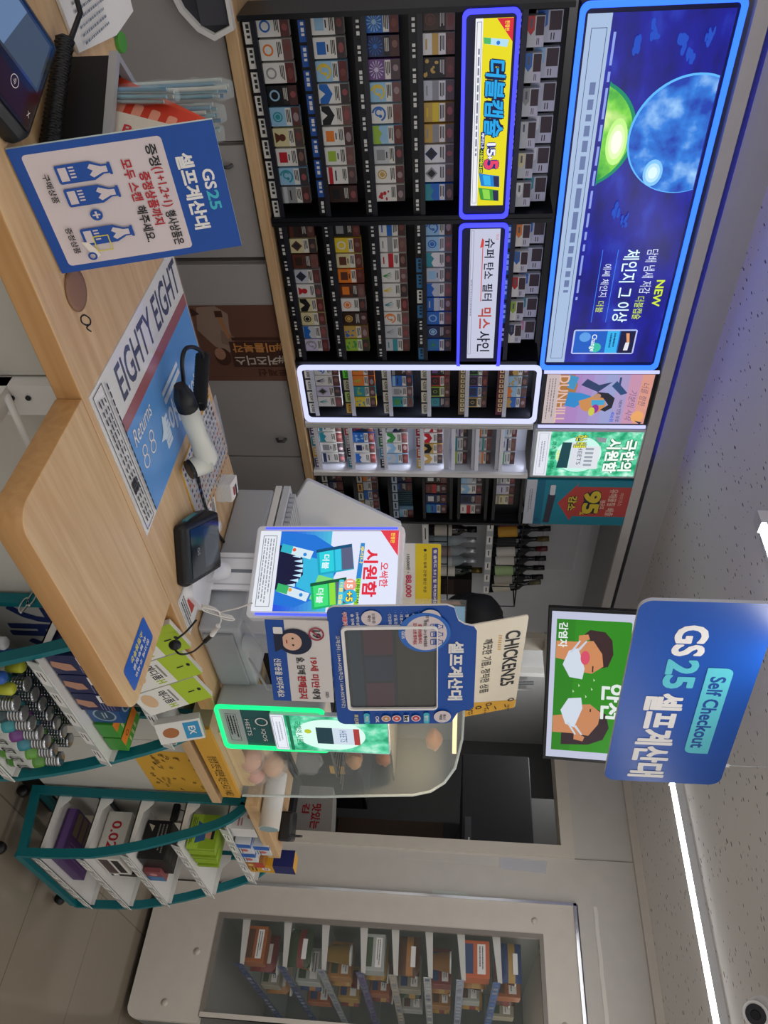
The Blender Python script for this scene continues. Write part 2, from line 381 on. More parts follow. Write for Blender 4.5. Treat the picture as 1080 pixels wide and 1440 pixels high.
def rack(name, label, x0, x1, z0, z1, shelves, body, lipm, depth=.13, y0=2.46, group='cigarette racks along the back wall'):
    t = thing(name, label, 'display rack', ((x0+x1)/2, y0+depth, z0), group)
    b = MB(); b.box((x0, y0+depth-.012, z0), (x1, y0+depth, z1), body); b.build('back_panel', t)
    for xs in (x0, x1-.014): b = MB(); b.box((xs, y0-.02, z0), (xs+.014, y0+depth-.012, z1), body); b.build('side_panel', t)
    for z in shelves:
        b = MB(); b.box((x0+.014, y0-.012, z-.009), (x1-.014, y0+depth-.012, z-.002), body); b.box((x0+.014, y0-.014, z-.012), (x1-.014, y0-.010, z+.004), lipm); b.build('shelf', t)
    return t
K0 = mat('#0d0f15', .35); K1 = mat('#22242c', .3)
RN = ['lowest row', 'second row', 'third row', 'fourth row', 'fifth row', 'sixth row']
def fill(rows, x0, pitch, w, h, zs, unit, group, y=YP, small=False):
    for r, row in enumerate(rows):
        for i, d in enumerate(row):
            if d is None: continue
            hh = h[r] if isinstance(h, list) else h
            pack(x0+pitch*i, zs[r], w, hh, *d, f'{ORD[i]} from left, {RN[r]} of {unit}', group, y, small=small if not isinstance(small, list) else small[r])
# --- leftmost black rack
r1 = rack('cigarette_rack', 'leftmost black cigarette rack, below the bluish moon light box', .585, 1.19, .865, 1.80, [.908, 1.066, 1.222, 1.381, 1.672], K0, K1)
A = [[('white', 'ring', 'blue'), ('white', 'ring', 'orange'), ('white', 'ring', 'grey'), ('black', 'ring', 'pale blue'), ('pale blue', 'disc', 'teal'), ('cream', 'crest', 'brown'), ('white', 'square', 'red'), ('pale blue', 'swirl', 'teal'), ('grey', 'band', 'silver')],
     [('white', 'square', 'pale blue'), ('white', 'square', 'blue'), ('pale blue', 'swirl', 'yellow'), ('white', 'chevron', 'blue'), ('white', 'chevron', 'black'), ('white', 'square', 'orange'), ('white', 'square', 'lime'), ('white', 'band', 'red'), ('dark brown', 'square', 'black')],
     [('blue', 'burst', 'pale blue'), ('navy', 'burst', 'blue'), ('purple', 'burst', 'lilac'), ('pale blue', 'swirl', 'yellow'), ('white', 'swirl', 'blue'), ('pale blue', 'wave', 'lime'), ('silver', 'square', 'grey'), ('white', 'disc', 'gold'), ('white', 'splash', 'red')],
     [('dark brown', 'disc', 'brown'), ('white', 'top', 'gold'), ('black', 'splash', 'gold'), ('silver', 'top', 'grey'), ('gold', 'top', 'yellow'), ('gold', 'top', 'grey'), ('white', 'diamond', 'navy'), ('white', 'diamond', 'grey'), ('blue', 'wave', 'teal')]]
fill(A, .594, .0612, .0545, .093, [.909, 1.067, 1.223, 1.382], 'leftmost black rack', 'packs in the leftmost black rack')
price_tags(r1, .60, 1.18, .872, 9, ['#cfcfca'], K0); price_tags(r1, .60, 1.18, 1.030, 9, ['#1d4f9e']*8+[None], K0, ink='#d8e4f4'); price_tags(r1, .60, 1.18, 1.188, 9, [None], K0); price_tags(r1, .60, 1.18, 1.345, 9, [None], K0); price_tags(r1, .60, 1.18, 1.640, 9, [None], K0)
b = MB(); b.box((.6, 2.447, 1.373), (1.18, 2.451, 1.378), emi('#2f7fd0', .7)); b.build('light_edge', r1)
# --- second black rack
r2 = rack('cigarette_rack', 'second black cigarette rack from the left, above the brown upside-down poster', 1.192, 1.772, .865, 1.80, [.908, 1.066, 1.222, 1.381, 1.682], K0, K1)
A = [[('dark brown', 'band', 'brown'), ('cream', 'diamond', 'brown'), ('brown', 'square', 'dark brown'), ('silver', 'diamond', 'navy'), ('white', 'crest', 'red'), ('cream', 'chevron', 'black'), ('cream', 'disc', 'black'), ('silver', 'wave', 'blue'), ('lilac', 'swirl', 'grey')],
     [('black', 'square', 'grey'), ('yellow', 'ring', 'white'), ('cream', 'square', 'brown'), ('orange', 'square', 'brown'), ('brown', 'square', 'orange'), ('white', 'disc', 'orange'), ('dark brown', 'disc', 'gold'), ('gold', 'splash', 'blue'), ('lime', 'splash', 'green')],
     [('white', 'top', 'blue'), ('white', 'top', 'grey'), ('white', 'top', 'red'), ('white', 'leaf', 'green'), ('white', 'leaf', 'yellow'), ('white', 'leaf', 'teal'), ('white', 'swirl', 'orange'), ('silver', 'leaf', 'grey'), ('silver', 'top', 'teal')],
     [('pale blue', 'swirl', 'blue'), ('pale blue', 'disc', 'blue'), ('white', 'wave', 'teal'), ('silver', 'square', 'pale blue'), ('silver', 'wave', 'blue'), ('blue', 'top', 'silver'), ('blue', 'ring', 'pale blue'), ('navy', 'disc', 'pale blue'), ('blue', 'burst', 'green')]]
fill(A, 1.206, .0588, .053, .091, [.909, 1.067, 1.223, 1.382], 'second black rack', 'packs in the second black rack')
for z, tn in ((.874, [None]), (1.032, [None]), (1.190, [None]), (1.347, [None, None, '#2c6f9c', '#2c6f9c', '#cfcfca', '#2c6f9c'])): price_tags(r2, 1.206, 1.76, z, 9, tn, K0)
price_tags(r2, 1.21, 1.70, 1.648, 5, ['#1f6f96', '#1f6f96', '#1f6f96', '#1f6f96', None], K0, h=.03, ink='#bfe0ee')
b = MB(); b.box((1.206, 2.447, 1.373), (1.76, 2.451, 1.378), emi('#2f7fd0', .6)); b.build('light_edge', r2)
# heat-stick packs in the top trays: a low one in front and a taller one behind
def stick(x, z, w, h, base, mc, where, group, y):
    p = Pr(FY(x, z, y), w, h, .0002); p.box((x, y, z), (x+w, y+.02, z+h), hue(base)); p.rect(.03, .52, .62, .97, mat('#3c2b33', .4)); p.rect(.64, .5, .98, .97, mat('#c4c2ca', .5)); p.rect(.7, .6, .92, .64, mat('#444', .5) if 0 else K1); p.rect(.7, .7, .92, .74, K1)
    p.pts([(.0, .06), (.45, .06), (.62, .25), (.45, .45), (0, .45)], hue(mc)); p.rect(.1, .2, .38, .32, mat('#5a5e6c', .5))
    tag(p.build('cigarette_pack', base=(x+w/2, y+.01, z)), f'{base} small pack with {mc} arrow, {where}', 'cigarette pack', group)
for i, (mc, m2) in enumerate([('red', 'blue'), ('blue', 'pale blue'), ('grey', 'silver'), ('silver', 'white'), ('cream', 'white'), ('white', 'teal')]):
    stick(.62+.0925*i, 1.674, .078, .05, 'silver', mc, f'{ORD[i]} from left in front top tray, leftmost rack', 'small packs at the top of the leftmost rack', 2.462)
    stick(.615+.0925*i, 1.70, .08, .075, 'silver', m2, f'{ORD[i]} from left in back top tray, leftmost rack', 'small packs at the top of the leftmost rack', 2.492)
for i, (mc, m2) in enumerate([('orange', 'blue'), ('blue', 'silver'), ('red', 'blue'), ('lime', 'teal'), ('navy', 'pink')]):
    stick(1.222+.097*i, 1.684, .078, .05, 'white', mc, f'{ORD[i]} from left in front top tray, second rack', 'small packs at the top of the second rack', 2.462)
    stick(1.225+.097*i, 1.71, .08, .075, 'silver', m2, f'{ORD[i]} from left in back top tray, second rack', 'small packs at the top of the second rack', 2.492)
# --- the rack in the white neon frame
r3 = rack('cigarette_rack', 'cigarette rack inside a glowing white frame, third from left', 1.776, 2.052, .865, 1.81, [.925, 1.079, 1.234, 1.391, 1.543, 1.695], mat('#2b2d36', .4), mat('#c9cbd2', .4))
neon(r3, 1.772, .868, 2.056, 1.822, 2.438, emi('#cfd4ff', 1.15), .017, .028)
A = [[('white', 'swirl', 'blue'), ('white', 'leaf', 'navy'), ('lilac', 'diamond', 'grey'), ('white', 'leaf', 'teal')],
     [('orange', 'leaf', 'green'), ('orange', 'leaf', 'lime'), ('teal', 'splash', 'lime'), ('yellow', 'splash', 'teal')],
     [('dark brown', 'band', 'grey'), ('blue', 'band', 'pale blue'), ('silver', 'square', 'grey'), ('teal', 'square', 'green')],
     [('black', 'square', 'purple'), ('red', 'panel', 'black'), ('lime', 'panel', 'black'), ('navy', 'panel', 'teal')],
     [('green', 'panel', 'black'), ('purple', 'panel', 'black'), ('blue', 'panel', 'navy'), ('gold', 'panel', 'black')],
     [('gold', 'wave', 'brown'), ('pale blue', 'splash', 'gold'), ('pale blue', 'wave', 'orange'), ('blue', 'wave', 'gold')]]
fill(A, 1.796, .0535, .0495, [.1, .088, .085, .078, .075, .08], [.926, 1.080, 1.235, 1.392, 1.544, 1.696], 'white neon rack', 'packs in the white neon rack')
for i, z in enumerate((.888, 1.042, 1.198, 1.353)):
    price_tags(r3, 1.792, 2.03, z, 4, ['#c9c5b2', '#c9c5b2', '#d0ccb8', '#c5c2b0'] if i != 1 else ['#5fd036', '#b9b79a', '#a9c070', '#c9a040'], K1, .03, txt=['4,500', '4,500', '4,500', '4,500'])
for z, s, bg, ink in ((1.505, 'BACK TO CLASSIC', '#6d5b40', '#d6c79a'), (1.657, 'BURLEY BLEND', '#5c1f33', '#e0c28a')):
    fr = FY(1.792, z, 2.452); p = Pr(fr, .24, .032); p.fbox(fr, 0, 0, .24, .032, -.004, 0, mat(bg, .5)); 
    for k in range(9): p.rect(.05+.1*k, .25, .05+.1*k+.07, .75, mat(ink, .5)); p.rect(.065+.1*k, .4, .065+.1*k+.035, .6, mat(bg, .5))
    p.build('price_strip', r3)
for z in (1.81, 1.655): pass
l = bpy.data.lights.new('lamp', 'AREA'); l.shape = 'RECTANGLE'; l.size = .24; l.size_y = .012; l.energy = .10; l.color = (.85, .88, 1)
for z in (1.80, 1.375, 1.218, 1.063):
    lo = bpy.data.objects.new('lamp', l); COL.objects.link(lo); lo.rotation_euler = (R_(12), 0, 0); lo.parent = r3; lo.location = V((1.914, 2.466, z))-V(r3['_w'])
# --- white lit cabinet
r4 = rack('cigarette_cabinet', 'white lit cigarette cabinet, fourth from left, next to the glowing frame', 2.06, 2.358, .868, 1.808, [.903, 1.053, 1.197, 1.358, 1.492, 1.593, 1.697], mat('#dfe2ee', .35), mat('#e8eaf4', .3))
for z, zz in ((2.062, 0),): 
    b = MB(); b.box((2.056, 2.425, .866), (2.086, 2.46, 1.812), WHITE); b.box((2.066, 2.422, .87), (2.070, 2.426, 1.808), GREY); b.box((2.078, 2.422, .87), (2.082, 2.426, 1.808), GREY); b.build('frame_post', r4)
    b = MB(); b.box((2.346, 2.425, .866), (2.366, 2.46, 1.812), WHITE); b.build('frame_post', r4)
A = [[('white', 'band', 'teal'), ('white', 'wave', 'teal'), ('white', 'square', 'grey'), ('white', 'band', 'navy')],
     [('navy', 'splash', 'red'), ('blue', 'splash', 'pale blue'), ('white', 'square', 'navy'), ('white', 'wave', 'blue')],
     [('navy', 'chevron', 'silver'), ('white', 'chevron', 'green'), ('white', 'chevron', 'pale blue'), ('pale blue', 'chevron', 'silver')],
     [('red', 'chevron', 'white'), ('white', 'chevron', 'red'), ('gold', 'chevron', 'black'), ('white', 'chevron', 'gold')]]
fill(A, 2.094, .0605, .0535, [.105, .092, .092, .082], [.904, 1.054, 1.198, 1.359], 'white cabinet', 'packs in the white lit cabinet', y=2.475)
A = [[('silver', 'top', 'purple'), ('silver', 'band', 'teal'), ('silver', 'band', 'lime')], [('silver', 'band', 'orange'), ('silver', 'top', 'teal'), ('silver', 'top', 'orange')], [('silver', 'band', 'pale blue'), ('silver', 'top', 'navy'), ('silver', 'band', 'green')]]
for r, row in enumerate(A):
    for i, d in enumerate(row): pack(2.10+.079*i, (1.493, 1.594, 1.698)[r], .07, .056, *d, f'{ORD[i]} from left, {["fifth", "sixth", "top"][r]} row of white cabinet', 'packs in the white lit cabinet', 2.475, small=True)
for z, tn in ((.872, ['#4b4684', '#2f8fae', '#d0a93a', '#4b4684']), (1.022, ['#b5353d', '#9fa3ad', '#22263a', '#3a8fb5']), (1.166, ['#2b3353', '#2c7d54', '#3f8fc0', '#252a45']), (1.327, ['#a82238', '#8c2335', '#b5522f', '#c9a93c'])):
    price_tags(r4, 2.09, 2.342, z, 4, tn, mat('#c7c9d4', .4), ink='#e8e8ea')
for z in (1.447, 1.566, 1.668):
    fr = FY(2.09, z, 2.452); p = Pr(fr, .252, .022); p.fbox(fr, 0, 0, .252, .022, -.004, 0, mat('#b9bac4', .4)); p.build('price_strip', r4)
for z in (1.80, 1.46, 1.30, 1.15, 1.005):
    lo = bpy.data.objects.new('lamp', l); COL.objects.link(lo); lo.rotation_euler = (R_(10), 0, 0); lo.parent = r4; lo.location = V((2.215, 2.466, z))-V(r4['_w'])
# --- dark rack at the far end
r5 = rack('cigarette_rack', 'dark cigarette rack at the far right end, beside the liquor bottles', 2.37, 2.692, .868, 1.80, [.886, 1.046, 1.205], K0, K1)
A = [[('black', 'band', 'navy'), ('navy', 'band', 'grey'), ('black', 'square', 'navy'), None, None],
     [('grey', 'top', 'orange'), ('silver', 'wave', 'orange'), ('blue', 'wave', 'silver'), ('silver', 'wave', 'grey'), ('pale blue', 'wave', 'blue')],
     [('navy', 'band', 'teal'), ('navy', 'square', 'blue'), None, None, ('pale blue', 'wave', 'teal')]]
fill(A, 2.388, .0595, .053, .095, [.888, 1.048, 1.207], 'dark end rack', 'packs in the dark end rack')
for z, n in ((.875, 5), (1.036, 5), (1.195, 5)): pass
p = None
for r, (z, tn) in enumerate(((.889, ['#c4c3bd']), (1.049, ['#c4c3bd', '#c99a5a']), (1.208, ['#aebfd2']))):
    fr = FY(2.386, z, 2.4595); q = Pr(fr, .29, .03); q.fbox(fr, 0, 0, .29, .03, -.004, 0, K1)
    for i in range(5): q.rect((i+.06)/5, .1, (i+.94)/5, .9, mat(tn[i % len(tn)], .5)); q.rect((i+.2)/5, .35, (i+.75)/5, .6, K1)
    q.build('price_strip', r5)
b = MB()
for k in range(9): b.box((2.508+.013*k, 2.49, 1.212), (2.518+.013*k, 2.53, 1.30), mat('#21414c', .4))
b.build('pack_divider', r5)
# three tilted black trays hold the upper packs
for j, (z, row) in enumerate(((1.362, [('black', 'square', 'white'), ('brown', 'top', 'red'), ('navy', 'square', 'white'), ('blue', 'band', 'teal')]),
                             (1.522, [('pale blue', 'top', 'silver'), ('white', 'chevron', 'pale blue'), ('navy', 'square', 'black'), ('white', 'top', 'red')]),
                             (1.682, [('silver', 'band', 'grey'), ('lilac', 'band', 'silver'), ('cream', 'band', 'grey')]))):
    t = thing('pack_tray', f'black framed pack tray, {["lowest", "middle", "topmost"][j]} of three on the far right rack', 'tray', (2.52, 2.5, z), 'black pack trays')
    b = MB(); fr = FY(0, 0, 2.452); b.ring(fr, rr(2.366, z-.012, 2.69, z+.126, .012), rr(2.38, z+.002, 2.676, z+.112, .006), -.05, 0, mat('#1a1b1f', .25)); b.build('tray_frame', t)
    b = MB(); b.box((2.378, 2.501, z), (2.678, 2.506, z+.114), K0); b.build('tray_back', t)
    for i, d in enumerate(row): pack(2.388+.066*i, z+.003, .056, .094 if j < 2 else .08, *d, f'{ORD[i]} from left in {["lowest", "middle", "topmost"][j]} black tray', 'packs in the black trays', 2.468)

# --- light boxes and posters above
def panel_thing(name, label, cat, x0, z0, x1, z1, y, d, body, group=None):
    t = thing(name, label, cat, ((x0+x1)/2, y+d/2, z0), group); b = MB(); b.box((x0, y, z0), (x1, y+d, z1), body); b.build('box_body', t, bevel=.004); return t
NB = emi('#3a3cff', 2.2)
t = panel_thing('light_box', 'narrow yellow lit advert in a blue neon frame on the leftmost rack', 'illuminated sign', .592, 1.495, 1.185, 1.655, 2.44, .03, mat('#15173a', .3), 'neon framed adverts')
neon(t, .592, 1.495, 1.185, 1.655, 2.44, NB, .011, .02)
W_, H_ = .528, .104; fr = FY(.616, 1.532, 2.44); p = Pr(fr, W_, H_)
p.rect(0, 0, 1, 1, emi('#e9dc1c')); p.rect(0, 0, 1, .2, emi('#eef0f4')); p.frame(.015, .04, .985, .17, .0012, emi('#4a4a70'))
p.fine(.14, .07, .86, .145, 1, emi('#777a90'), .6)
p.text('더블캡슐', .195, .32, .595, .86, emi('#22a7ea'), .045, .12, outline=emi('#0d1b45'), ow=.06)
p.text('15', .63, .44, .70, .68, emi('#f2f2ff'), .05, outline=emi('#1b2a78'), ow=.06); p.text('+', .70, .47, .72, .6, emi('#f2f2ff'), .05, outline=emi('#1b2a78'), ow=.05); p.text('5', .725, .38, .775, .78, emi('#e8426a'), .06, outline=emi('#1b2a78'), ow=.06)
p.rect(.565, .24, .66, .36, emi('#1c2b7a')); p.text('뿌리나', .57, .255, .655, .345, emi('#eef3ff'), .04); p.rect(.66, .22, .8, .34, emi('#143c2c')); p.text('시원에디션', .665, .235, .795, .325, emi('#e9f03a'), .04)
p.pts([(0, 1), (.11, 1), (0, .56)], emi('#d8293b')); p.text('한정판', .012, .78, .06, .9, emi('#ffe14a'), .03)
p.pts([(.085, .22), (.115, .24), (.135, .86), (.10, .9)], emi('#b5e0f2')); p.pts([(.085, .22), (.115, .24), (.119, .42), (.09, .42)], emi('#49b86a')); p.circ(.113, .62, .01, emi('#2878d8'))
for (x, c1, c2) in ((.80, '#1a7fd0', '#35b3ee'), (.885, '#3f9a3a', '#8fd84e')):
    p.pts([(x, .22), (x+.075, .3), (x+.085, .86), (x+.018, .84)], emi(c1)); p.pts([(x+.01, .34), (x+.07, .4), (x+.074, .6), (x+.014, .56)], emi(c2)); p.pts([(x+.018, .66), (x+.08, .7), (x+.084, .85), (x+.02, .83)], emi('#2a2b52'))
p.build('advert_screen', t)
t = panel_thing('light_box', 'narrow white lit advert with dark lettering in a blue neon frame on the second rack', 'illuminated sign', 1.203, 1.495, 1.788, 1.660, 2.44, .03, mat('#15173a', .3), 'neon framed adverts')
neon(t, 1.203, 1.495, 1.788, 1.660, 2.44, NB, .011, .02)
W_, H_ = .518, .1; fr = FY(1.224, 1.534, 2.44); p = Pr(fr, W_, H_); p.rect(0, 0, 1, 1, emi('#c3c6dc')); p.frame(.01, .03, .965, .13, .001, emi('#55587a')); p.fine(.36, .05, .66, .11, 1, emi('#8a8ca8'), .6)
p.text('슈퍼', .065, .5, .2, .84, emi('#15172c'), .02); p.text('탄소', .235, .5, .355, .84, emi('#15172c'), .02); p.text('필터', .39, .48, .52, .84, emi('#15172c'), .02); p.text('믹스', .575, .36, .745, .84, emi('#b04a42'), .04); p.text('샤인', .765, .36, .94, .84, emi('#15172c'), .02)
p.rect(.08, .42, .525, .45, emi('#d0574f')); p.pts([(.06, .4), (.13, .34), (.12, .46), (.075, .47)], emi('#c9473f'))
p.text('멋과', .035, .86, .075, .95, emi('#c9473f'), .0)
p.build('advert_screen', t)
# the large moon light box
def night_art():
    m = bpy.data.materials.new('lit_night_print'); m.use_nodes = True; nt = m.node_tree; b = nt.nodes['Principled BSDF']
    tc = nt.nodes.new('ShaderNodeTexCoord'); n = nt.nodes.new('ShaderNodeTexNoise'); n.inputs['Scale'].default_value = 6; n.inputs['Detail'].default_value = 6
    mp = nt.nodes.new('ShaderNodeMapping'); mp.inputs['Scale'].default_value = (1, 1, 2.2); nt.links.new(tc.outputs['Object'], mp.inputs[0]); nt.links.new(mp.outputs[0], n.inputs['Vector'])
    r = nt.nodes.new('ShaderNodeValToRGB'); E = r.color_ramp.elements; E[0].position = .35; E[0].color = lin('#0c0f74'); E[1].position = .75; E[1].color = lin('#2a4bd2'); e = E.new(.55); e.color = lin('#1418a4')
    nt.links.new(n.outputs['Fac'], r.inputs[0]); nt.links.new(r.outputs[0], b.inputs['Emission Color']); b.inputs['Emission Strength'].default_value = .85; b.inputs['Base Color'].default_value = (.01, .01, .02, 1); b.inputs['Roughness'].default_value = .3
    return m
def moon_art(c0, c1, c2, sc):
    m = bpy.data.materials.new('lit_moon_print'); m.use_nodes = True; nt = m.node_tree; b = nt.nodes['Principled BSDF']
    tc = nt.nodes.new('ShaderNodeTexCoord'); n = nt.nodes.new('ShaderNodeTexNoise'); n.inputs['Scale'].default_value = sc; n.inputs['Detail'].default_value = 7; nt.links.new(tc.outputs['Object'], n.inputs['Vector'])
    r = nt.nodes.new('ShaderNodeValToRGB'); E = r.color_ramp.elements; E[0].position = .38; E[0].color = lin(c0); E[1].position = .7; E[1].color = lin(c2); e = E.new(.53); e.color = lin(c1)
    nt.links.new(n.outputs['Fac'], r.inputs[0]); nt.links.new(r.outputs[0], b.inputs['Emission Color']); b.inputs['Emission Strength'].default_value = 1; b.inputs['Base Color'].default_value = (.01, .01, .02, 1)
    return m
t = panel_thing('light_box', 'large lit advert with a blue moon in a bright blue neon frame, top left', 'illuminated sign', .585, 1.812, 1.79, 2.25, 2.44, .05, mat('#10123a', .3))
neon(t, .585, 1.812, 1.79, 2.25, 2.44, emi('#2b62ff', 2.4), .015, .025)
W_, H_ = 1.145, .392; X0, Z0 = .615, 1.835; fr = FY(X0, Z0, 2.44); p = Pr(fr, W_, H_)
p.rect(0, 0, 1, 1, night_art()); p.rect(0, 0, 1, .17, emi('#a9bfe0')); p.frame(.03, .035, .985, .145, .0016, emi('#33406a')); p.fine(.15, .06, .87, .12, 1, emi('#6a7ba6'), .7); p.fine(.04, .185, .97, .215, 1, emi('#8fa3ea'), .6)
def disc(cx, cz, r, m, zc0=-9, zc1=9, n=56):
    P = [(cx+r*math.cos(2*math.pi*i/n), min(zc1, max(zc0, cz+r*math.sin(2*math.pi*i/n)))) for i in range(n)]
    p.pts([((x-X0)/W_, (z-Z0)/H_) for x, z in P], m)
top = Z0+H_-.004; lo_ = Z0+H_*.22
disc(.935, 1.858, .16, emi('#1c8f6a'), lo_); disc(.935, 1.855, .152, moon_art('#1f9a3e', '#7fd84a', '#dff7a0', 9), lo_)
for rx, ry, c_ in ((.06, .08, '#bff08a'), (.045, .06, '#dcfab4'), (.03, .04, '#f6ffe6')): p.ell((.955-X0)/W_, (1.965-Z0)/H_, rx, ry, emi(c_, 1.1), 24)
disc(.942, 2.168, .172, emi('#5fb4ff', 1.1), lo_, top); disc(.944, 2.17, .168, moon_art('#1b3fae', '#2f7fe0', '#9fd0ff', 11), lo_, top)
for rx, ry, c_ in ((.036, .075, '#7fc0f8'), (.026, .055, '#b5deff'), (.016, .035, '#d8f0ff')): p.ell((1.05-X0)/W_, (2.09-Z0)/H_, rx, ry, emi(c_, 1.1), 20)
for cx, cz, w, h in ((.70, 2.10, .03, .012), (.72, 2.13, .025, .01), (.69, 1.98, .025, .012), (.66, 2.02, .02, .012), (1.17, 2.0, .03, .010), (1.20, 2.03, .02, .008), (.68, 2.17, .02, .009)): 
    for k in range(9): p.ell((cx+random.uniform(-.02, .02)-X0)/W_, (cz+random.uniform(-.01, .01)-Z0)/H_, w*random.uniform(.3, .6)/W_, h*random.uniform(.3, .6)/H_, emi('#2450c4'), 12)
p.text('NEW', .70, .87, .79, .94, emi('#d8ee3a'), .03); p.text('담배 냄새 저감', .60, .735, .745, .83, emi('#dfe8ff'), .0); p.text('더블캡슐', .755, .72, .835, .80, emi('#d8ee3a'), .0)
p.text('체인지 그 이상', .60, .545, .845, .68, emi('#d9f4ff', 1.15), .01); p.text('에쎄 체인지', .645, .39, .755, .46, emi('#dfe8ff'), .0); p.text('더블', .77, .385, .81, .45, emi('#d8ee3a'), .0)
for v in (.36, .49): p.rect(.60, v, .845, v+.005, emi('#4a8bff'))
p.rect(.872, .22, .965, .80, emi('#b9c4f4'), .008); p.rect(.877, .235, .96, .785, emi('#1f5fc4')); p.circ(.9, .33, .018, emi('#5f9fe8')); p.circ(.94, .44, .018, emi('#3ac0a8')); p.text('Change', .89, .38, .955, .44, emi('#eaf4ff'), .02); p.rect(.877, .53, .96, .64, emi('#36b4f0')); p.fine(.885, .55, .95, .62, 2, emi('#0d3a78')); p.rect(.877, .65, .96, .785, emi('#1a1c44')); p.pts([(.885, .7), (.92, .72), (.92, .745), (.885, .73)], emi('#e8a070')); p.pts([(.92, .71), (.95, .7), (.95, .74), (.92, .745)], emi('#e8e8f0'))
p.build('advert_screen', t)
# portrait poster in a white neon frame
t = panel_thing('light_box', 'pink and lilac portrait poster with whales between white light tubes', 'illuminated sign', 1.80, 1.83, 2.082, 2.262, 2.44, .045, mat('#1c1c24', .3), 'tall posters above the racks')
for x in (1.798, 2.07):
    b = MB(); b.tube([(x+.006, 2.436, 1.832), (x+.006, 2.436, 2.262)], .007, emi('#c9cbff', 1.15), 8); b.build('light_tube', t)
W_, H_ = .245, .405; fr = FY(1.817, 1.846, 2.44); p = Pr(fr, W_, H_)
bands = ['#b98fb4', '#b78cc0', '#b088c6', '#ae90cc', '#a99cd4', '#9fa6d8', '#b0a0d0', '#d09ab8', '#e2a090']
for k, c in enumerate(bands): p.rect(0, k/9, 1, (k+1)/9, emi(c, .9))
p.rect(0, 0, 1, .125, emi('#c9b9ba', .95)); p.fine(.08, .02, .92, .1, 3, emi('#7d7076'), .35)
p.pts([(0, .125), (.72, .125), (.6, .2), (.42, .28), (.2, .3), (0, .26)], emi('#a8743e')); p.pts([(.05, .3), (.3, .27), (.25, .2), (0, .2)], emi('#3f8fc0'))
p.text('DUNHILL', .02, .115, .98, .215, emi('#dcb7ac'), .02)
p.pts([(.34, .22), (.62, .2), (.66, .3), (.6, .34), (.64, .40), (.58, .44), (.42, .44), (.36, .34)], emi('#2f86c8')); p.pts([(.52, .33), (.68, .36), (.74, .41), (.72, .45), (.78, .5), (.72, .56), (.6, .6), (.44, .56), (.4, .48), (.46, .42)], emi('#c98a50')); p.pts([(.5, .45), (.62, .46), (.6, .58), (.5, .58)], emi('#3f9fcf')); p.pts([(.7, .55), (.74, .6), (.66, .66), (.46, .67), (.36, .6), (.34, .5), (.42, .48), (.46, .56), (.6, .62)], emi('#20202e'))
p.ell(.68, .50, .09, .035, emi('#8f2a92')); p.ell(.74, .47, .09, .03, emi('#c9c84a')); p.ell(.42, .50, .05, .035, emi('#b58a70'))
p.pts([(.08, .38), (.2, .33), (.34, .5), (.14, .62), (.2, .5)], emi('#2b3c66')); p.pts([(.12, .66), (.22, .62), (.4, .72), (.36, .78), (.24, .72)], emi('#2b4a78')); p.rect(.05, .68, .3, .7, emi('#2b4a78'))
p.text('NEW 던힐 뷰로', .5, .715, .95, .755, emi('#2c2a50'), .0); p.text('400원', .74, .66, .95, .70, emi('#3f6fd8'), .03)
p.text('너를 향한', .16, .90, .62, .97, emi('#3a3a66'), -.01, .3); p.text('기분의 시작', .3, .80, .93, .87, emi('#3a3a66'), -.01, .3); p.ell(.84, .92, .12, .06, emi('#e8a868')); p.pts([(.92, .9), (1, .96), (.96, .98)], emi('#2a2a48'))
p.build('advert_screen', t)
t = panel_thing('light_box', 'green icy lit poster with white lettering beside the portrait poster', 'illuminated sign', 2.096, 1.822, 2.372, 2.272, 2.44, .04, mat('#c9ccd0', .3), 'tall posters above the racks')
W_, H_ = .252, .428; fr = FY(2.108, 1.836, 2.44); p = Pr(fr, W_, H_)
ice = moon_art('#119e6a', '#5fd8a8', '#d9fff0', 22); p.rect(0, 0, 1, 1, ice); p.rect(0, 0, 1, .13, emi('#e2e4ee')); p.frame(.03, .02, .97, .11, .0012, emi('#8a8c9c')); p.fine(.2, .04, .8, .09, 2, emi('#9a9cac'))
p.ell(.5, .42, .4, .22, emi('#c9f7ea')); p.text('극한의', .16, .83, .86, .96, emi('#f4fff8'), .06, outline=emi('#0a7a4e'), ow=.04); p.text('시원함', .14, .68, .9, .81, emi('#f4fff8'), .06, outline=emi('#0a7a4e'), ow=.04)
p.pts([(.1, .56), (.2, .58), (.22, .66), (.12, .66)], emi('#8a8f98')); 
p.rect(.3, .47, .82, .62, emi('#dfe4ea')); 
for k in range(5): p.rect(.34+.09*k, .48, .39+.09*k, .56, emi('#9aa2ae'))
p.rect(.22, .34, .8, .47, emi('#d9dde6')); p.text('HEETS', .3, .41, .72, .45, emi('#4a5568'), .0); p.pts([(.22, .25), (.8, .22), (.8, .33), (.22, .34)], emi('#17464e')); p.text('하스 버블', .06, .36, .34, .48, emi('#e3e33a'), .04, outline=emi('#17464e'), ow=.05)
p.text('NEW', .4, .205, .62, .235, emi('#e3e33a'), .03); p.text('히츠 블랙 그린', .2, .145, .82, .195, emi('#0f6b50'), .01); p.build('advert_screen', t)
t = thing('poster', 'teal poster with a red down arrow and yellow 95, rightmost above the racks', 'poster', (2.53, 2.455, 1.815), 'tall posters above the racks')
b = MB(); b.box((2.386, 2.44, 1.815), (2.674, 2.452, 2.272), mat('#1c8296', .4)); b.build('board', t)
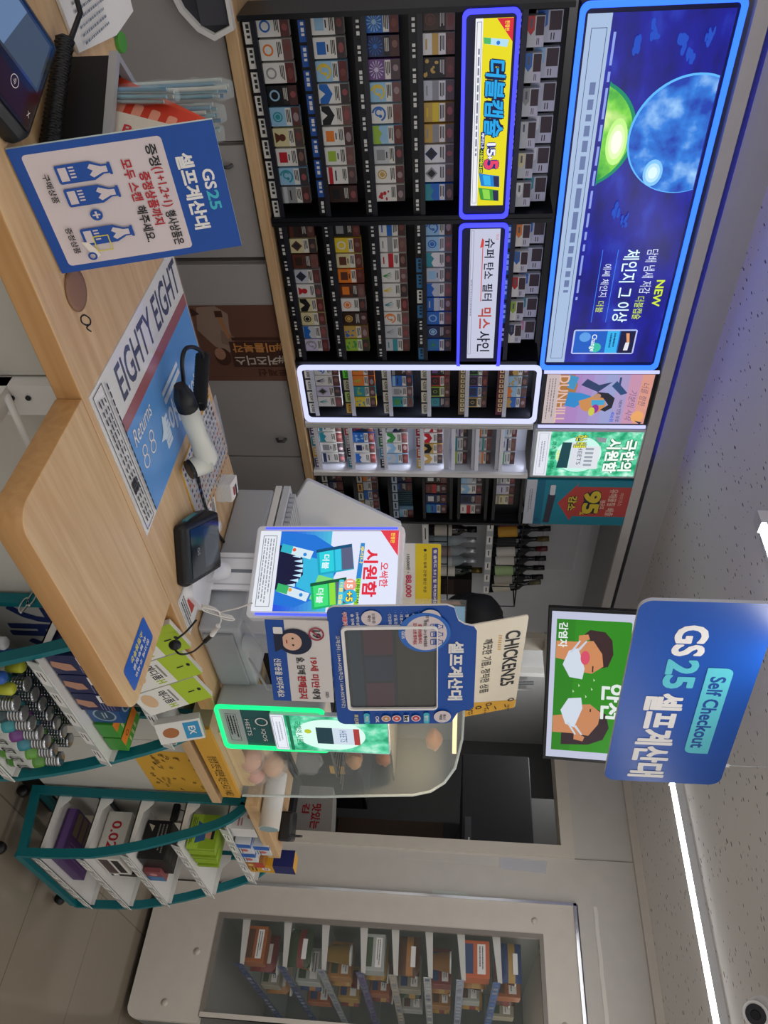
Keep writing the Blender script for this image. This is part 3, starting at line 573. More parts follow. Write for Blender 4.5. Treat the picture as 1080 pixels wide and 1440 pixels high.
W_, H_ = .288, .457; fr = FY(2.386, 1.815, 2.44); p = Pr(fr, W_, H_); p.rect(0, 0, 1, .1, mat('#c9ccd6', .5)); p.fine(.2, .03, .8, .07, 2, mat('#8c8f9a', .5)); p.rect(0, .1, 1, 1, mat('#1d8aa0', .45)); p.rect(0, .1, 1, .18, mat('#0f6f8c', .45))
p.pts([(.5, .32), (.9, .46), (.8, .48), (.8, 1), (.14, 1), (.14, .48), (.05, .5)], mat('#c64a44', .5))
ink = mat('#e8c8b4', .5)
p.text('유해물질 배출', .18, .80, .78, .88, ink, .02); p.text('아이코스', .26, .90, .55, .94, ink, .0); p.text('평균의', .42, .73, .62, .78, ink, .02); p.text('95', .24, .57, .72, .72, mat('#e3c83c', .5), .08, outline=mat('#26343c', .5), ow=.05); p.text('%', .68, .55, .76, .59, mat('#e3c83c', .5), .04); p.text('감소', .34, .42, .66, .5, mat('#e3c83c', .5), .05, outline=mat('#26343c', .5), ow=.04)
p.pts([(.3, .22), (.95, .2), (.95, .26), (.32, .29)], mat('#3c3a4c', .4)); p.rect(.1, .23, .32, .28, mat('#dcdde2', .4), .006); p.arc(.88, .13, .02, .03, mat('#0a3c4a', .5)); p.build('print', t)
# ================================================================ BACK CABINETS AND LEDGE
GC = mat('#a6a29e', .45); GCD = mat('#5d5a58', .6)
t = thing('wall_ledge', 'long wooden ledge running under the cigarette racks', 'ledge', (1.2, 2.6, .82)); b = MB(); b.box((-.6, 2.425, .825), (2.72, 2.8, .862), WOOD); b.build('board', t, bevel=.003)
for i, (x0, x1, hx, lab) in enumerate(((-.2, .93, None, 'grey base cabinet at the near end below the black racks'), (.936, 1.325, 1.0, 'grey base cabinet with a handle near its left edge, below the leftmost rack'), (1.345, 1.85, None, 'grey base cabinet partly covered by the brown poster'), (1.856, 2.70, 2.17, 'grey base cabinet at the far end below the white lit cabinet'))):
    t = thing('base_cabinet', lab, 'cabinet', ((x0+x1)/2, 2.6, 0), 'grey base cabinets under the ledge')
    b = MB(); b.box((x0, 2.47, 0), (x1, 2.79, .824), GC); b.build('body', t)
    n = 2 if x1-x0 > .6 else 1; w = (x1-x0)/n
    for k in range(n):
        d = MB(); d.box((x0+w*k+.004, 2.45, .06), (x0+w*(k+1)-.004, 2.47, .815), GC); do = d.build('door', t, bevel=.002)
        if hx is None: continue
        xx = hx if (n == 1 or k == 0) else x0+w*(k+1)-.06
        if n == 2 and k == 0: xx = min(max(hx, x0+.03), x0+w-.05) if i != 0 else x0+.06
        h = MB(); h.tube([(xx-.0, 2.449, .785-.02), (xx, 2.432, .778-.02), (xx, 2.432, .752-.02), (xx, 2.449, .745-.02)], .006, mat('#4a494a', .35, .6), 8); h.build('handle', do)
# brown upside-down poster
W_, H_ = .345, .36; fr = FY(1.512, .485, 2.446); t = thing('poster', 'brown poster taped upside down on the grey base cabinets', 'poster', (1.68, 2.446, .485)); 
b = MB(); b.fbox(fr, 0, 0, W_, H_, -.003, 0, mat('#6e4b3c', .3)); b.build('sheet', t)
p = Pr(fr, W_, H_); d_ = mat('#4a2c22', .4); 
p.pts([(.0, .0), (.3, .0), (.3, .3), (.0, .3)], mat('#785443', .35)); p.pts([(.02, .1), (.3, .05), (.52, .2), (.6, .35), (.5, .42), (.3, .40), (.1, .42), (.0, .3)], mat('#9a8070', .4)); p.pts([(.3, .3), (.48, .28), (.52, .4), (.4, .44)], mat('#8a7060', .4)); p.ell(.66, .26, .12, .09, d_); p.ell(.62, .235, .08, .06, mat('#a87a62', .4)); p.pts([(.1, .3), (.18, .31), (.42, .36), (.4, .39), (.12, .34)], mat('#b0764a', .4)); p.rect(.06, .28, .14, .36, d_)
p.pts([(.02, .04), (.1, .0), (.14, .0), (.1, .12)], d_); 
p.rect(.455, .36, .615, .96, d_)
p.text('#미룰북각', .475, .39, .60, .94, mat('#c98a4a', .4), .04, rot=3); p.rect(.615, .36, .80, .96, d_); p.text('#커즈디스', .645, .39, .775, .94, mat('#c9bcae', .4), .04, rot=3); p.text('토제신', .83, .62, .93, .95, mat('#4a2820', .4), .04, rot=3); p.rect(.40, .40, .44, .92, d_)
p.build('print', t)
# ================================================================ LIQUOR AND WINE ON THE BACK WALL
BK = mat('#15161a', .3)
def wire_shelf(name, label, x0, x1, z, y0, y1, h, group, tags=0):
    t = thing(name, label, 'shelf', ((x0+x1)/2, y1, z), group)
    b = MB(); b.box((x0, y0, z-.014), (x1, y1, z-.002), mat('#8e9096', .4)); b.box((x0, y0-.006, z-.03), (x1, y0, z+.004), mat('#b0b2b6', .4)); b.build('shelf_board', t)
    b = MB(); b.tube([(x0, y1, z+h), (x0, y0, z+h), (x1, y0, z+h), (x1, y1, z+h)], .004, BK, 6)
    for k in range(5): x = x0+(x1-x0)*k/4; b.tube([(x, y0, z), (x, y0, z+h)], .003, BK, 6)
    b.build('guard_rail', t)
    w = (x1-x0)/tags
    for k in range(tags): p = Pr(FY(x0+w*(k+.2), z-.027, y0-.006), w*.6, .028); p.fbox(p.fr, 0, 0, w*.6, .028, 0, .0006, PAPER); p.rect(.15, .4, .75, .6, DARK); p.build('price_tag', t)
    return t
wire_shelf('bottle_shelf', 'lower grey wall shelf of spirits with a black guard rail', 2.80, 3.52, 1.365, 2.58, 2.78, .10, 'bottle shelves', 3)
wire_shelf('bottle_shelf', 'upper grey wall shelf of wine with a black guard rail and price tags', 2.80, 3.52, 1.69, 2.58, 2.78, .15, 'bottle shelves', 7)
def bottle(name, label, cat, group, x, y, z, r, h, glassm, capm, labm=None, neck=.3, lean=0., shape='wine'):
    T = Matrix.Rotation(lean, 3, 'Y') @ Matrix.Rotation(-lean*.3, 3, 'X'); t = thing(name, label, cat, (x, y, z), group)
    nr = r*.36 if shape == 'wine' else r*.42; hs = h*(1-neck)
    prof = [(r*.9, 0), (r, .006), (r, hs*.82), (r*.85, hs*.92), (nr*1.15, hs*1.04), (nr, hs*1.1), (nr, h*.98)]
    b = MB(); b.lathe(prof, glassm, (x, y, z), 14, T); b.build('glass_body', t, base=(x, y, z))
    c = MB(); c.lathe([(nr*1.12, h*.80), (nr*1.14, h*.99), (nr*.9, h), (0.001, h)], capm, (x, y, z), 12, T); c.build('cap', t)
    if labm: l = MB(); l.lathe([(r*1.01, hs*.18), (r*1.012, hs*.19), (r*1.012, hs*.68), (r*1.01, hs*.69)], labm, (x, y, z), 14, T); l.build('paper_label', t)
for i, (n, gl, cp, lb, r, h, lab) in enumerate([('b', '#4a2a14', '#23201f', '#2a1a12', .036, .24, 'brown whisky bottle with a dark cap, leftmost on the spirits shelf'), ('b', '#1a120e', '#1a1a1c', '#c9c2b4', .036, .25, 'black labelled whisky bottle, second on the spirits shelf'),
        ('c', '#a9b4b8', '#c9ccd2', '#8a9aa0', .034, .25, 'clear spirits bottle with a silver cap, leftmost of the three clear ones'), ('c', '#a9b4b8', '#c9ccd2', '#9a8a86', .034, .25, 'clear spirits bottle with a silver cap, middle of the three clear ones'), ('c', '#a9b4b8', '#c9ccd2', '#b4b8ba', .034, .255, 'clear spirits bottle with a silver cap, rightmost of the three clear ones'),
        ('b', '#16251b', '#6a5a2a', '#d9d4c8', .036, .29, 'dark green bottle with a white label on the spirits shelf')]):
    bottle('spirits_bottle', lab, 'bottle', 'bottles on the spirits shelf', 2.885+.084*i, 2.66, 1.365, r, h, mat(gl, .1, spec=.6) if n == 'b' else glass(gl, .55, .08), mat(cp, .25, .5), mat(lb, .6), .3, 0, 'spirit')
tag(MB().box((3.34, 2.62, 1.366), (3.48, 2.72, 1.60), mat('#1d1414', .5)).box((3.345, 2.619, 1.45), (3.475, 2.6205, 1.5), mat('#3a2a22', .5)).build('gift_box', bevel=.002), 'dark gift box at the right end of the spirits shelf', 'box')
for i, (gl, cp, lb, lab) in enumerate([('#14161a', '#7a1f2a', '#6a2030', 'dark wine bottle with a red label, leftmost on the wine shelf'), ('#14161a', '#1a1a20', '#c9962f', 'dark wine bottle with a yellow label'), ('#121418', '#5a4a22', '#1e1e22', 'dark wine bottle with a gold cap and dark label'), ('#14161a', '#5a1a24', '#cfcac0', 'dark wine bottle with a white label and wine red cap'),
        ('#121418', '#15151a', '#d6d2c8', 'dark wine bottle with a large cream label, fifth on the wine shelf'), ('#16201a', '#15151a', '#a9c48a', 'wine bottle with a green and white label'), ('#14161a', '#16161b', '#b9b4a6', 'dark wine bottle with a narrow grey label'), ('#121418', '#6a6650', '#cfc9b8', 'leaning wine bottle with a tan cap, rightmost on the wine shelf')]):
    bottle('wine_bottle', lab, 'bottle', 'bottles on the wine shelf', 2.895+.079*i, 2.66, 1.69, .036, .30, mat(gl, .1, spec=.6), mat(cp, .3), mat(lb, .6), .36, -.12 if i < 7 else -.3)
b = MB(); fr = FY(2.95, 1.98, 2.797); b.prism(fr, rr(0, 0, .5, .2, .03), 0, .012, mat('#c9c9cc', .4)); b.prism(fr, rr(.012, .012, .488, .188, .02), .012, .014, mat('#bdbec2', .45)); tag(b.build('wall_panel'), 'pale rounded panel on the back wall behind the wine', 'panel')

# ================================================================ CLERK
t = thing('person', 'clerk with short black hair and dark top behind the counter, head bowed over a phone', 'person', (2.70, 1.93, 0))
def skin_mesh(name, verts, edges, m, parent, root=0, sub=2):
    me = bpy.data.meshes.new(name); o0 = V(parent['_w']); me.from_pydata([tuple(V(v[:3])-o0) for v in verts], edges, []); me.materials.append(m)
    o = bpy.data.objects.new(name, me); COL.objects.link(o); o.parent = parent
    o.modifiers.new('skin', 'SKIN'); 
    for i, v in enumerate(verts):
        s = me.skin_vertices[0].data[i]; s.radius = (v[3], v[4] if len(v) > 4 else v[3]); s.use_root = (i == root)
    u = o.modifiers.new('sub', 'SUBSURF'); u.levels = sub; u.render_levels = sub
    for p in me.polygons: p.use_smooth = True
    return o
SK = mat('#b98a70', .5); SHIRT = mat('#23262e', .8)
hx, hy = 2.66, 1.88
vs = [(2.70, 1.95, .92, .13, .10), (2.70, 1.96, 1.12, .125, .09), (2.70, 1.96, 1.30, .13, .085), (2.69, 1.94, 1.40, .06, .06), (2.675, 1.91, 1.46, .055), (2.665, 1.89, 1.53, .082, .09), (2.66, 1.885, 1.60, .075, .085),
      (2.80, 1.83, 1.33, .055), (2.86, 1.74, 1.12, .042), (2.72, 1.64, 1.22, .03), (2.58, 2.06, 1.33, .055), (2.45, 1.98, 1.12, .042), (2.42, 1.74, 1.33, .03),
      (2.72, 1.98, .90, .09), (2.62, 2.04, .90, .09), (2.74, 1.97, .48, .06), (2.64, 2.05, .48, .06), (2.74, 1.98, .08, .045), (2.64, 2.06, .08, .045), (2.66, 1.87, .045, .04), (2.56, 1.96, .045, .04),
      (2.405, 1.69, 1.40, .026), (2.36, 1.67, 1.44, .009), (2.358, 1.665, 1.46, .009), (2.36, 1.665, 1.48, .009), (2.362, 1.665, 1.425, .008), (2.44, 1.665, 1.44, .010)]
es = [(0, 1), (1, 2), (2, 3), (3, 4), (4, 5), (5, 6), (2, 7), (7, 8), (8, 9), (2, 10), (10, 11), (11, 12), (0, 13), (0, 14), (13, 15), (14, 16), (15, 17), (16, 18), (17, 19), (18, 20), (12, 21), (21, 22), (21, 23), (21, 24), (21, 25), (12, 26)]
skin_mesh('body', vs, es, SK, t)
vs = [(2.70, 1.95, .90, .16, .13), (2.70, 1.96, 1.12, .15, .115), (2.70, 1.96, 1.30, .155, .105), (2.69, 1.945, 1.385, .08), (2.81, 1.83, 1.33, .07), (2.87, 1.74, 1.12, .055), (2.76, 1.66, 1.20, .045), (2.57, 2.06, 1.33, .07), (2.445, 1.98, 1.12, .055), (2.43, 1.80, 1.26, .045)]
skin_mesh('shirt', vs, [(0, 1), (1, 2), (2, 3), (2, 4), (4, 5), (5, 6), (2, 7), (7, 8), (8, 9)], SHIRT, t, 0, 2)
vs = [(2.72, 1.98, .92, .12), (2.62, 2.04, .92, .12), (2.74, 1.97, .48, .085), (2.64, 2.05, .48, .085), (2.74, 1.98, .12, .07), (2.64, 2.06, .12, .07)]
skin_mesh('trousers', vs, [(0, 1), (0, 2), (1, 3), (2, 4), (3, 5)], mat('#1c1e26', .8), t)
h = MB(); h.blob((2.672, 1.895, 1.605), (.105, .105, .105), mat('#0e0e10', .6), 18, 12, .03); h.blob((2.70, 1.94, 1.56), (.09, .085, .11), mat('#0e0e10', .6), 16, 10, .03); h.build('hair', t)
f = MB(); f.blob((2.615, 1.835, 1.505), (.012, .012, .018), SK, 8, 6); f.build('nose', t)
ph = thing('mobile_phone', 'pale lit phone held up in front of the clerk', 'phone', (2.42, 1.66, 1.40)); pc = PY(644, 865, 1.66); fr = Fyp((pc.x, pc.y, pc.z-.045), -35, 0, .075, .15); b = MB(); b.prism(fr, rr(0, 0, .075, .15, .01), -.008, 0, mat('#20242a', .3)); b.build('phone_body', ph)
b = Pr(fr, .075, .15); b.rect(.05, .03, .95, .97, emi('#6f9ab8', .8)); b.build('screen', ph)

def smooth(P, n=6):
    P = [V(p) for p in P]; out = []
    for i in range(len(P)-1):
        p0, p1, p2, p3 = P[max(0, i-1)], P[i], P[i+1], P[min(len(P)-1, i+2)]
        for k in range(n):
            u = k/n; out.append(.5*((2*p1)+(p2-p0)*u+(2*p0-5*p1+4*p2-p3)*u*u+(3*p1-p0-3*p2+p3)*u**3))
    return out+[P[-1]]
# ================================================================ COUNTER
WT = .9
b = MB(); x = [(-.6, .93), (1.755, .93), (1.755, 1.455), (-.6, 1.455)]; b.prism(Fr((0, 0, .856), (1, 0, 0), (0, 1, 0)), x, 0, .044, WOOD, WOODY)
wt = thing('counter_worktop', 'long beech worktop of the checkout counter', 'worktop', (.5, 1.2, .856)); b.build('board', wt, bevel=.002)
b = MB(); b.lathe([(.032, 0), (.034, .003), (.026, .0045), (.001, .0045)], mat('#8a6650', .5), (.607, 1.031, WT), 24); b.build('cable_grommet', wt)
b = MB(); b.tube(smooth([PZ(x_, y_, WT+.0006) for x_, y_ in ((128, 466), (122, 461), (127, 455), (126, 448), (119, 443), (114, 446), (115, 453), (121, 457), (127, 456))], 5), .0013, BLACK, 5); b.build('ink_scribble', wt)
b = MB(); b.box((2.365, .925, .856), (2.82, 1.455, .9), WOOD); tag(b.build('counter_worktop', bevel=.002), 'short beech worktop at the far end of the counter, under the paper roll', 'worktop')
lf = thing('counter_leaf', 'beech self checkout leaf with rounded corners sticking out in front of the counter', 'counter leaf', (1.02, .8, .855))
pl = rr(.742, .667, 1.292, .929, .04, 8, (1, 1, 0, 0)); b = MB(); b.prism(Fr((0, 0, .855), (1, 0, 0), (0, 1, 0)), pl, 0, .045, WOOD, WOODY, True); b.build('board', lf, bevel=.002)
p = Pr(Fr((1.225, .665, WT), (0, 1, 0), (-1, 0, 0)), .115, .06) if 0 else Pr(Fr((1.192, .70, WT), (1, 0, 0), (0, 1, 0)), .072, .125)
p.rect(0, 0, 1, 1, mat('#1458b8', .35), .008); p.text('소형봉투는', .16, .25, .38, .80, mat('#e8d94a', .5), .03, rot=3); p.text('위 봉투함을', .44, .22, .6, .82, WHITE, .02, rot=3); p.text('참고해 주세요', .68, .18, .84, .86, WHITE, .02, rot=3)
p.build('sticker', lf)
b = MB(); b.box((.775, .80, .70), (.81, 1.03, .725), WHITE); b.box((.775, 1.005, .70), (.84, 1.03, .83), WHITE); b.box((.775, .80, .845), (.81, 1.0, .855), WHITE); b.tube([(.792, .83, .845), (.792, 1.0, .72)], .007, WHITE, 6)
for q in (.725, .755): b.tube([(.80, 1.004, q), (.80, 1.001, q)], .005, DARK, 8)
b.build('support_bracket', lf, base=(.79, 1.03, .72))
t = thing('counter_cabinet', 'pale grey cabinet body under the checkout counter', 'counter', (1.0, 1.2, 0)); CP = mat('#c4c1b8', .5)
b = MB(); b.box((-.6, 1.06, 0), (1.75, 1.42, .856), CP); b.box((1.75, 1.06, 0), (2.37, 1.42, .74), CP); b.box((2.37, 1.06, 0), (2.80, 1.42, .856), CP); b.build('body', t)
for i, (x0, x1) in enumerate(((-.6, .771), (.775, 1.5), (1.504, 2.15), (2.154, 2.80))): z1 = .855 if x0 < 1.5 or x0 > 2.1 else .74; b = MB(); b.box((x0, 1.03, .085), (x1, 1.06, min(z1, .855 if x1 < 1.7 else .74)), CP); b.build('front_panel', t, bevel=.001)
b = MB(); b.box((-.6, 1.035, 0), (2.80, 1.06, .083), BLACK); b.build('kickplate', t)
# yellow patterned poster and white notice on the counter front
def yellow_pattern(p, a, b_, c, d, n=26, ink=None):
    ink = ink or mat('#2a2620', .6)
    for k in range(n):
        x, y = random.uniform(a+.04, c-.06), random.uniform(b_+.04, d-.06); q = random.randint(0, 2)
        if q == 0:
            for j in range(4): p.pts([(x+.022*j, y), (x+.022*j+.008, y), (x+.022*j+.02, y+.04), (x+.022*j+.012, y+.04)], ink)
        elif q == 1: p.arc(x, y, .012, .02, ink, 0, 360, 10)
        else: p.pts([(x, y), (x+.04, y+.02), (x+.03, y+.035), (x+.07, y+.05), (x+.035, y+.05), (x+.042, y+.032), (x, y+.012)], ink)
t = thing('poster', 'yellow poster with black doodles on the counter front between the two racks', 'poster', (2.38, 1.03, .52)); fr = FY(2.225, .49, 1.029); b = MB(); b.fbox(fr, 0, 0, .30, .2, -.001, .0, mat('#dca83a', .5)); b.build('sheet', t); p = Pr(fr, .3, .2); yellow_pattern(p, 0, 0, 1, 1, 34); p.build('print', t)
t = thing('notice', 'white notice with large black lettering on the counter front behind the foam rack', 'notice', (1.75, 1.03, .6)); fr = FY(1.56, .60, 1.029); b = MB(); b.fbox(fr, 0, 0, .36, .12, -.001, 0, PAPER); b.build('sheet', t); p = Pr(fr, .36, .12); p.text('간사유누시간', .15, .3, .95, .8, BLACK, .0); p.build('print', t)

# ---------------------------------------------------------------- standing card
def bottle_icon(p, x, y, w, h, m, wm):
    p.rect(x, y, x+w, y+h*.68, m, .003); p.pts([(x+w*.02, y+h*.66), (x+w*.98, y+h*.66), (x+w*.74, y+h*.84), (x+w*.74, y+h), (x+w*.26, y+h), (x+w*.26, y+h*.84)], m); p.rect(x+w*.18, y+h*.95, x+w*.82, y+h*1.0, m)
    p.pts([(x+w*.14, y+h*.64), (x+w*.34, y+h*.58), (x+w*.5, y+h*.66), (x+w*.7, y+h*.58), (x+w*.86, y+h*.64), (x+w*.66, y+h*.82), (x+w*.66, y+h*.92), (x+w*.34, y+h*.92), (x+w*.34, y+h*.82)], wm)
    p.rect(x+w*.14, y+h*.05, x+w*.86, y+h*.2, wm); 
    for k in range(4): p.rect(x+w*(.14+.17*k), y+h*.24, x+w*(.22+.17*k), y+h*.34, wm)
t = thing('standing_sign', 'blue and white self checkout notice card standing on the worktop', 'sign', (.475, 1.02, .9)); W_, H_ = .19, .273; fr = Fyp((.469, 1.034, 1.035), 5.4, 14.2, W_, H_)
BL = mat('#0d4aa0', .35); PN = mat('#d6c9ca', .45); RED = mat('#b3202c', .5); INK = mat('#1e1e24', .5); CY = mat('#3fb6c8', .5); WH = mat('#e9e6e2', .5)
b = MB(); b.fbox(fr, 0, 0, W_, H_, -.004, 0, mat('#cfe0e0', .4)); b.build('board', t); b = MB(); q = Fr(fr.at(W_/2, .02, -.004), fr.r, fr.u); b.poly([q.at(-.05, .0, 0), q.at(.05, 0, 0), q.at(.05, 0, -.09), q.at(-.05, 0, -.09)], PAPER); b.poly([q.at(-.004, .14, 0), q.at(.004, .14, 0), q.at(.004, 0, -.09), q.at(-.004, 0, -.09)], PAPER); 
for k in (-.05,): pass
st = MB(); st.tube([fr.at(W_/2, .16, -.004), V((fr.at(W_/2, .16, -.1).x, fr.at(W_/2, .16, -.1).y, .902))], .003, PAPER, 6); st.build('strut', t)
p = Pr(fr, W_, H_); p.rect(0, 0, 1, 1, BL); p.rect(.055, .055, .945, .735, PN, .006)
p.text('GS', .34, .885, .495, .945, WH, .04); p.text('25', .505, .885, .66, .945, CY, .04); p.text('셀프계산대', .2, .775, .80, .86, WH, .06)
p.text('증정', .10, .645, .26, .70, INK, .03); p.text('(1+1,2+1)', .27, .64, .58, .70, RED, .02); p.text('행사상품은', .61, .645, .90, .70, INK, .03); p.text('증정상품까지', .29, .575, .71, .63, RED, .045); p.text('모두 스캔', .18, .505, .50, .56, RED, .045); p.text('해주세요.', .54, .505, .84, .56, INK, .03)
bottle_icon(p, .155, .185, .14, .27, BL, PN); bottle_icon(p, .33, .185, .14, .27, BL, PN); p.circ(.555, .30, .045, BL); p.rect(.527, .295, .583, .306, PN); p.rect(.549, .28, .561, .32, PN); bottle_icon(p, .65, .185, .14, .27, BL, PN)
p.frame(.72, .235, .85, .32, .0016, mat('#d9cc3a', .5)); p.pts([(.75, .17), (.83, .19), (.9, .22), (.88, .245), (.82, .23), (.76, .205)], mat('#e6dfd4', .5)); p.arc(.88, .2, .02, .035, BL)
p.text('구매상품', .20, .115, .42, .15, INK, .02); p.text('증정상품', .62, .115, .84, .15, INK, .02); p.build('print', t)

# ---------------------------------------------------------------- card terminal with coiled cord, caddy, paper
t = thing('card_terminal', 'black card payment terminal with a screen at the near left corner of the counter', 'card terminal', (.29, 1.12, .9))
T = Matrix.Translation((.272, 1.027, .9)) @ Matrix.Rotation(R_(33), 4, 'Z')
b = MB()
for y, zz, k in ((-.078, .02, .94), (-.068, .032, 1), (.062, .056, 1), (.074, .05, .95)):
    for (xx, h) in ((-.073*k, 0), (.073*k, 0), (.078*k, zz*.5), (.073*k, zz), (-.073*k, zz), (-.078*k, zz*.5)): b.v.append(T @ V((xx, y, h)))
for i in range(3):
    for q in range(6): q2 = (q+1) % 6; b.face([i*6+q, i*6+q2, (i+1)*6+q2, (i+1)*6+q], mat('#17181b', .3))
b.face([5, 4, 3, 2, 1, 0], BLACK); b.face([18+k for k in range(6)], BLACK); b.build('terminal_body', t, bevel=.004)
up = V((0, .13, .024)).normalized(); R3 = T.to_3x3(); fr = Fr(T @ V((-.066, -.066, .0330)), R3 @ V((1, 0, 0)), R3 @ up); W_, H_ = .132, .128; p = Pr(fr, W_, H_, .0008)
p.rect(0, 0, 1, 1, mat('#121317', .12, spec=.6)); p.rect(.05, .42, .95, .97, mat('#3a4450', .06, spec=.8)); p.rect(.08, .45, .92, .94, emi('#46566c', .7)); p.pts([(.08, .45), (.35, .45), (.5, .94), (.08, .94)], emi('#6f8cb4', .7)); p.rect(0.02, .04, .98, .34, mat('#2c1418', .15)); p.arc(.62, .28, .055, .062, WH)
for k in range(3): p.arc(.59, .28, .014+.014*k, .019+.014*k, WH, -45, 45, 8)
p.arc(.3, .12, .012, .017, WH); p.text('X', .9, .12, .94, .18, WH, .0)
p.build('screen', t)
b = MB(); P = []
for i in range(260):
    s = i/259; c = V((.312, 1.215, .925)).lerp(V((.41, 1.085, .914)), s); a = i*.95; P.append(c+V((math.cos(a)*.011*.8, math.cos(a)*.011*.6, math.sin(a)*.011)))
b.tube(P, .0034, BLACK, 5); b.tube([P[0], (.29, 1.26, .94), (.22, 1.29, .93)], .004, BLACK, 6); b.build('coiled_cord', t)
CDR = V((.584, -.811, 0)); CDN = V((-.811, -.584, 0)); cf = Fr((.342, 1.243, .9), CDR, (0, 0, 1))
def cad(a, d, z): return cf.at(a, z, -d)
t = thing('caddy', 'black caddy with a grey rim holding straws and red packets', 'caddy', cad(.07, .05, 0)); FRc = Fr((.342, 1.243, .9), CDR, -CDN)
q = [(0, 0), (.142, 0), (.142, .10), (0, .10)]; q2 = [(.004, .004), (.138, .004), (.138, .096), (.004, .096)]
b = MB(); b.ring(FRc, q, q2, 0, .076, mat('#19161a', .6)); b.prism(FRc, q, 0, .004, mat('#19161a', .6)); b.build('tray', t)
b = MB(); b.ring(FRc, [(-.004, -.004), (.146, -.004), (.146, .104), (-.004, .104)], [(.006, .006), (.136, .006), (.136, .094), (.006, .094)], .074, .087, mat('#a9a9ac', .4)); b.build('rim', t)
for i, (a0, d0, a1, d1, zt, rad, n, lab) in enumerate([(.024, .055, .016, .060, .245, .017, 12, 'tall bundle of wrapped straws, leftmost in the black caddy'), (.056, .066, .046, .075, .23, .017, 10, 'thick bundle of wrapped straws in the middle of the black caddy'), (.085, .078, .070, .09, .225, .016, 10, 'crinkled bundle of wrapped straws at the back right of the black caddy'), (.046, .022, .056, .016, .175, .013, 7, 'short bundle of wrapped straws at the front of the black caddy')]):
    a, c = cad(a0, d0, .012), cad(a1, d1, zt); t = thing('straw_bundle', lab, 'straws', a, 'straw bundles'); b = MB()
    for k in range(n):
        w = k*2.4; q = rad*.75*math.sqrt((k+.3)/n); o = V((math.cos(w)*q, math.sin(w)*q, 0)); b.tube([a+o, a+o*1.1+(c-a)*random.uniform(.86, .97)], .0030, mat(['#5f9ac0', '#c9d4d2', '#8fc0d0', '#d8dcd4'][k % 4], .35), 6)
    b.build('straw', t); s = MB(); m_ = 12; s.tube([a.lerp(c, j/m_)+V((random.uniform(-.0015, .0015), random.uniform(-.0015, .0015), 0)) for j in range(m_+1)], [rad*random.uniform(.86, 1.08) for j in range(m_)]+[rad*.7], glass('#e4f2f4', .16, .08), 9); s.build('clear_wrapper', t)
for i, (aa, dd, zc, yw, ro, cl, m2, lab) in enumerate([(.064, .045, .128, -54, -26, '#d84a2a', '#e8b09a', 'orange red packet with pale print leaning in the caddy, rearmost'), (.078, .030, .118, -54, -20, '#cf3a22', '#e89a80', 'red packet leaning in front of the orange one'), (.112, .016, .094, -54, -14, '#d9cfc0', '#c4303a', 'cream packet with red lettering leaning in the caddy'), (.050, .050, .095, -54, -34, '#c9c2b0', '#3a4a3a', 'cream packet with dark print leaning at the back of the caddy')]):
    W_, H_ = .058, .155; fr = Fyp(cad(aa, dd, zc), yw, 4, W_, H_, ro); t = thing('paper_packet', lab, 'packet', cad(aa, dd, .01), 'packets in the caddy'); b = MB(); b.fbox(fr, 0, 0, W_, H_, -.003, 0, mat(cl, .5)); b.build('packet_body', t); p = Pr(fr, W_, H_)
    if i == 2: p.text('Paldo', .3, .50, .55, .88, mat(m2, .5), .03, rot=1); p.rect(.75, .85, 1, 1, RED)
    else:
        for k in range(4): p.rect(.25, .2+.18*k, .7, .3+.18*k, mat(m2, .5), .004)
    p.build('print', t)
t = thing('paper_stack', 'pile of white printed sheets hanging over the back edge of the worktop', 'paper', (.36, 1.39, .9)); b = MB()
A_ = [PZ(92, 0, .904), PZ(118, 78, .904), PZ(170, 76, .96), PZ(195, 62, 1.0), PZ(165, 0, .98)]; 
b.prism(Fr((0, 0, .901), (1, 0, 0), (0, 1, 0)), [(.24, 1.27), (.35, 1.29), (.37, 1.455), (.36, 1.56), (.22, 1.56)], 0, .005, PAPER); b.build('sheet', t)
p = Pr(Fr((.36, 1.30, .906), (0, 1, 0), (-1, 0, 0)), .24, .12); p.fine(.05, .1, .6, .9, 9, mat('#7a828c', .6), .35); p.build('print', t)
tag(MB().prism(Fr((.385, 1.47, .901), (1, 0, 0), (0, 1, 0)), ell(.0, .0, .016, .020, 20), 0, .006, mat('#4f9a3a', .5)).build('green_tag'), 'small green tag between the paper pile and the straws', 'tag')
# white rimmed dark tray behind the counter
t = thing('curved_tray', 'dark curved tray with a white rim at the top left, behind the straws', 'tray', (.56, 2.38, .70)); b = MB(); fr = FY(0, 0, 2.42)
P = [(.30, .86), (.61, .86), (.635, .80), (.61, .755), (.56, .715), (.50, .695), (.40, .69), (.30, .70)]; Q = [(.31, .85), (.60, .85), (.62, .80), (.60, .765), (.555, .728), (.50, .708), (.40, .703), (.31, .712)]
b.ring(fr, P, Q, -.03, .02, WHITE); b.build('rim', t); b = MB(); b.prism(fr, Q, -.03, .0, mat('#33343a', .5)); b.build('tray_body', t); b = MB(); b.fbox(fr, .53, .765, .60, .845, 0, .004, mat('#4a4a52', .5)); b.build('insert', t)
b = MB(); b.box((.45, 2.43, .715), (.55, 2.449, .80), WHITE); b.build('mount', t)

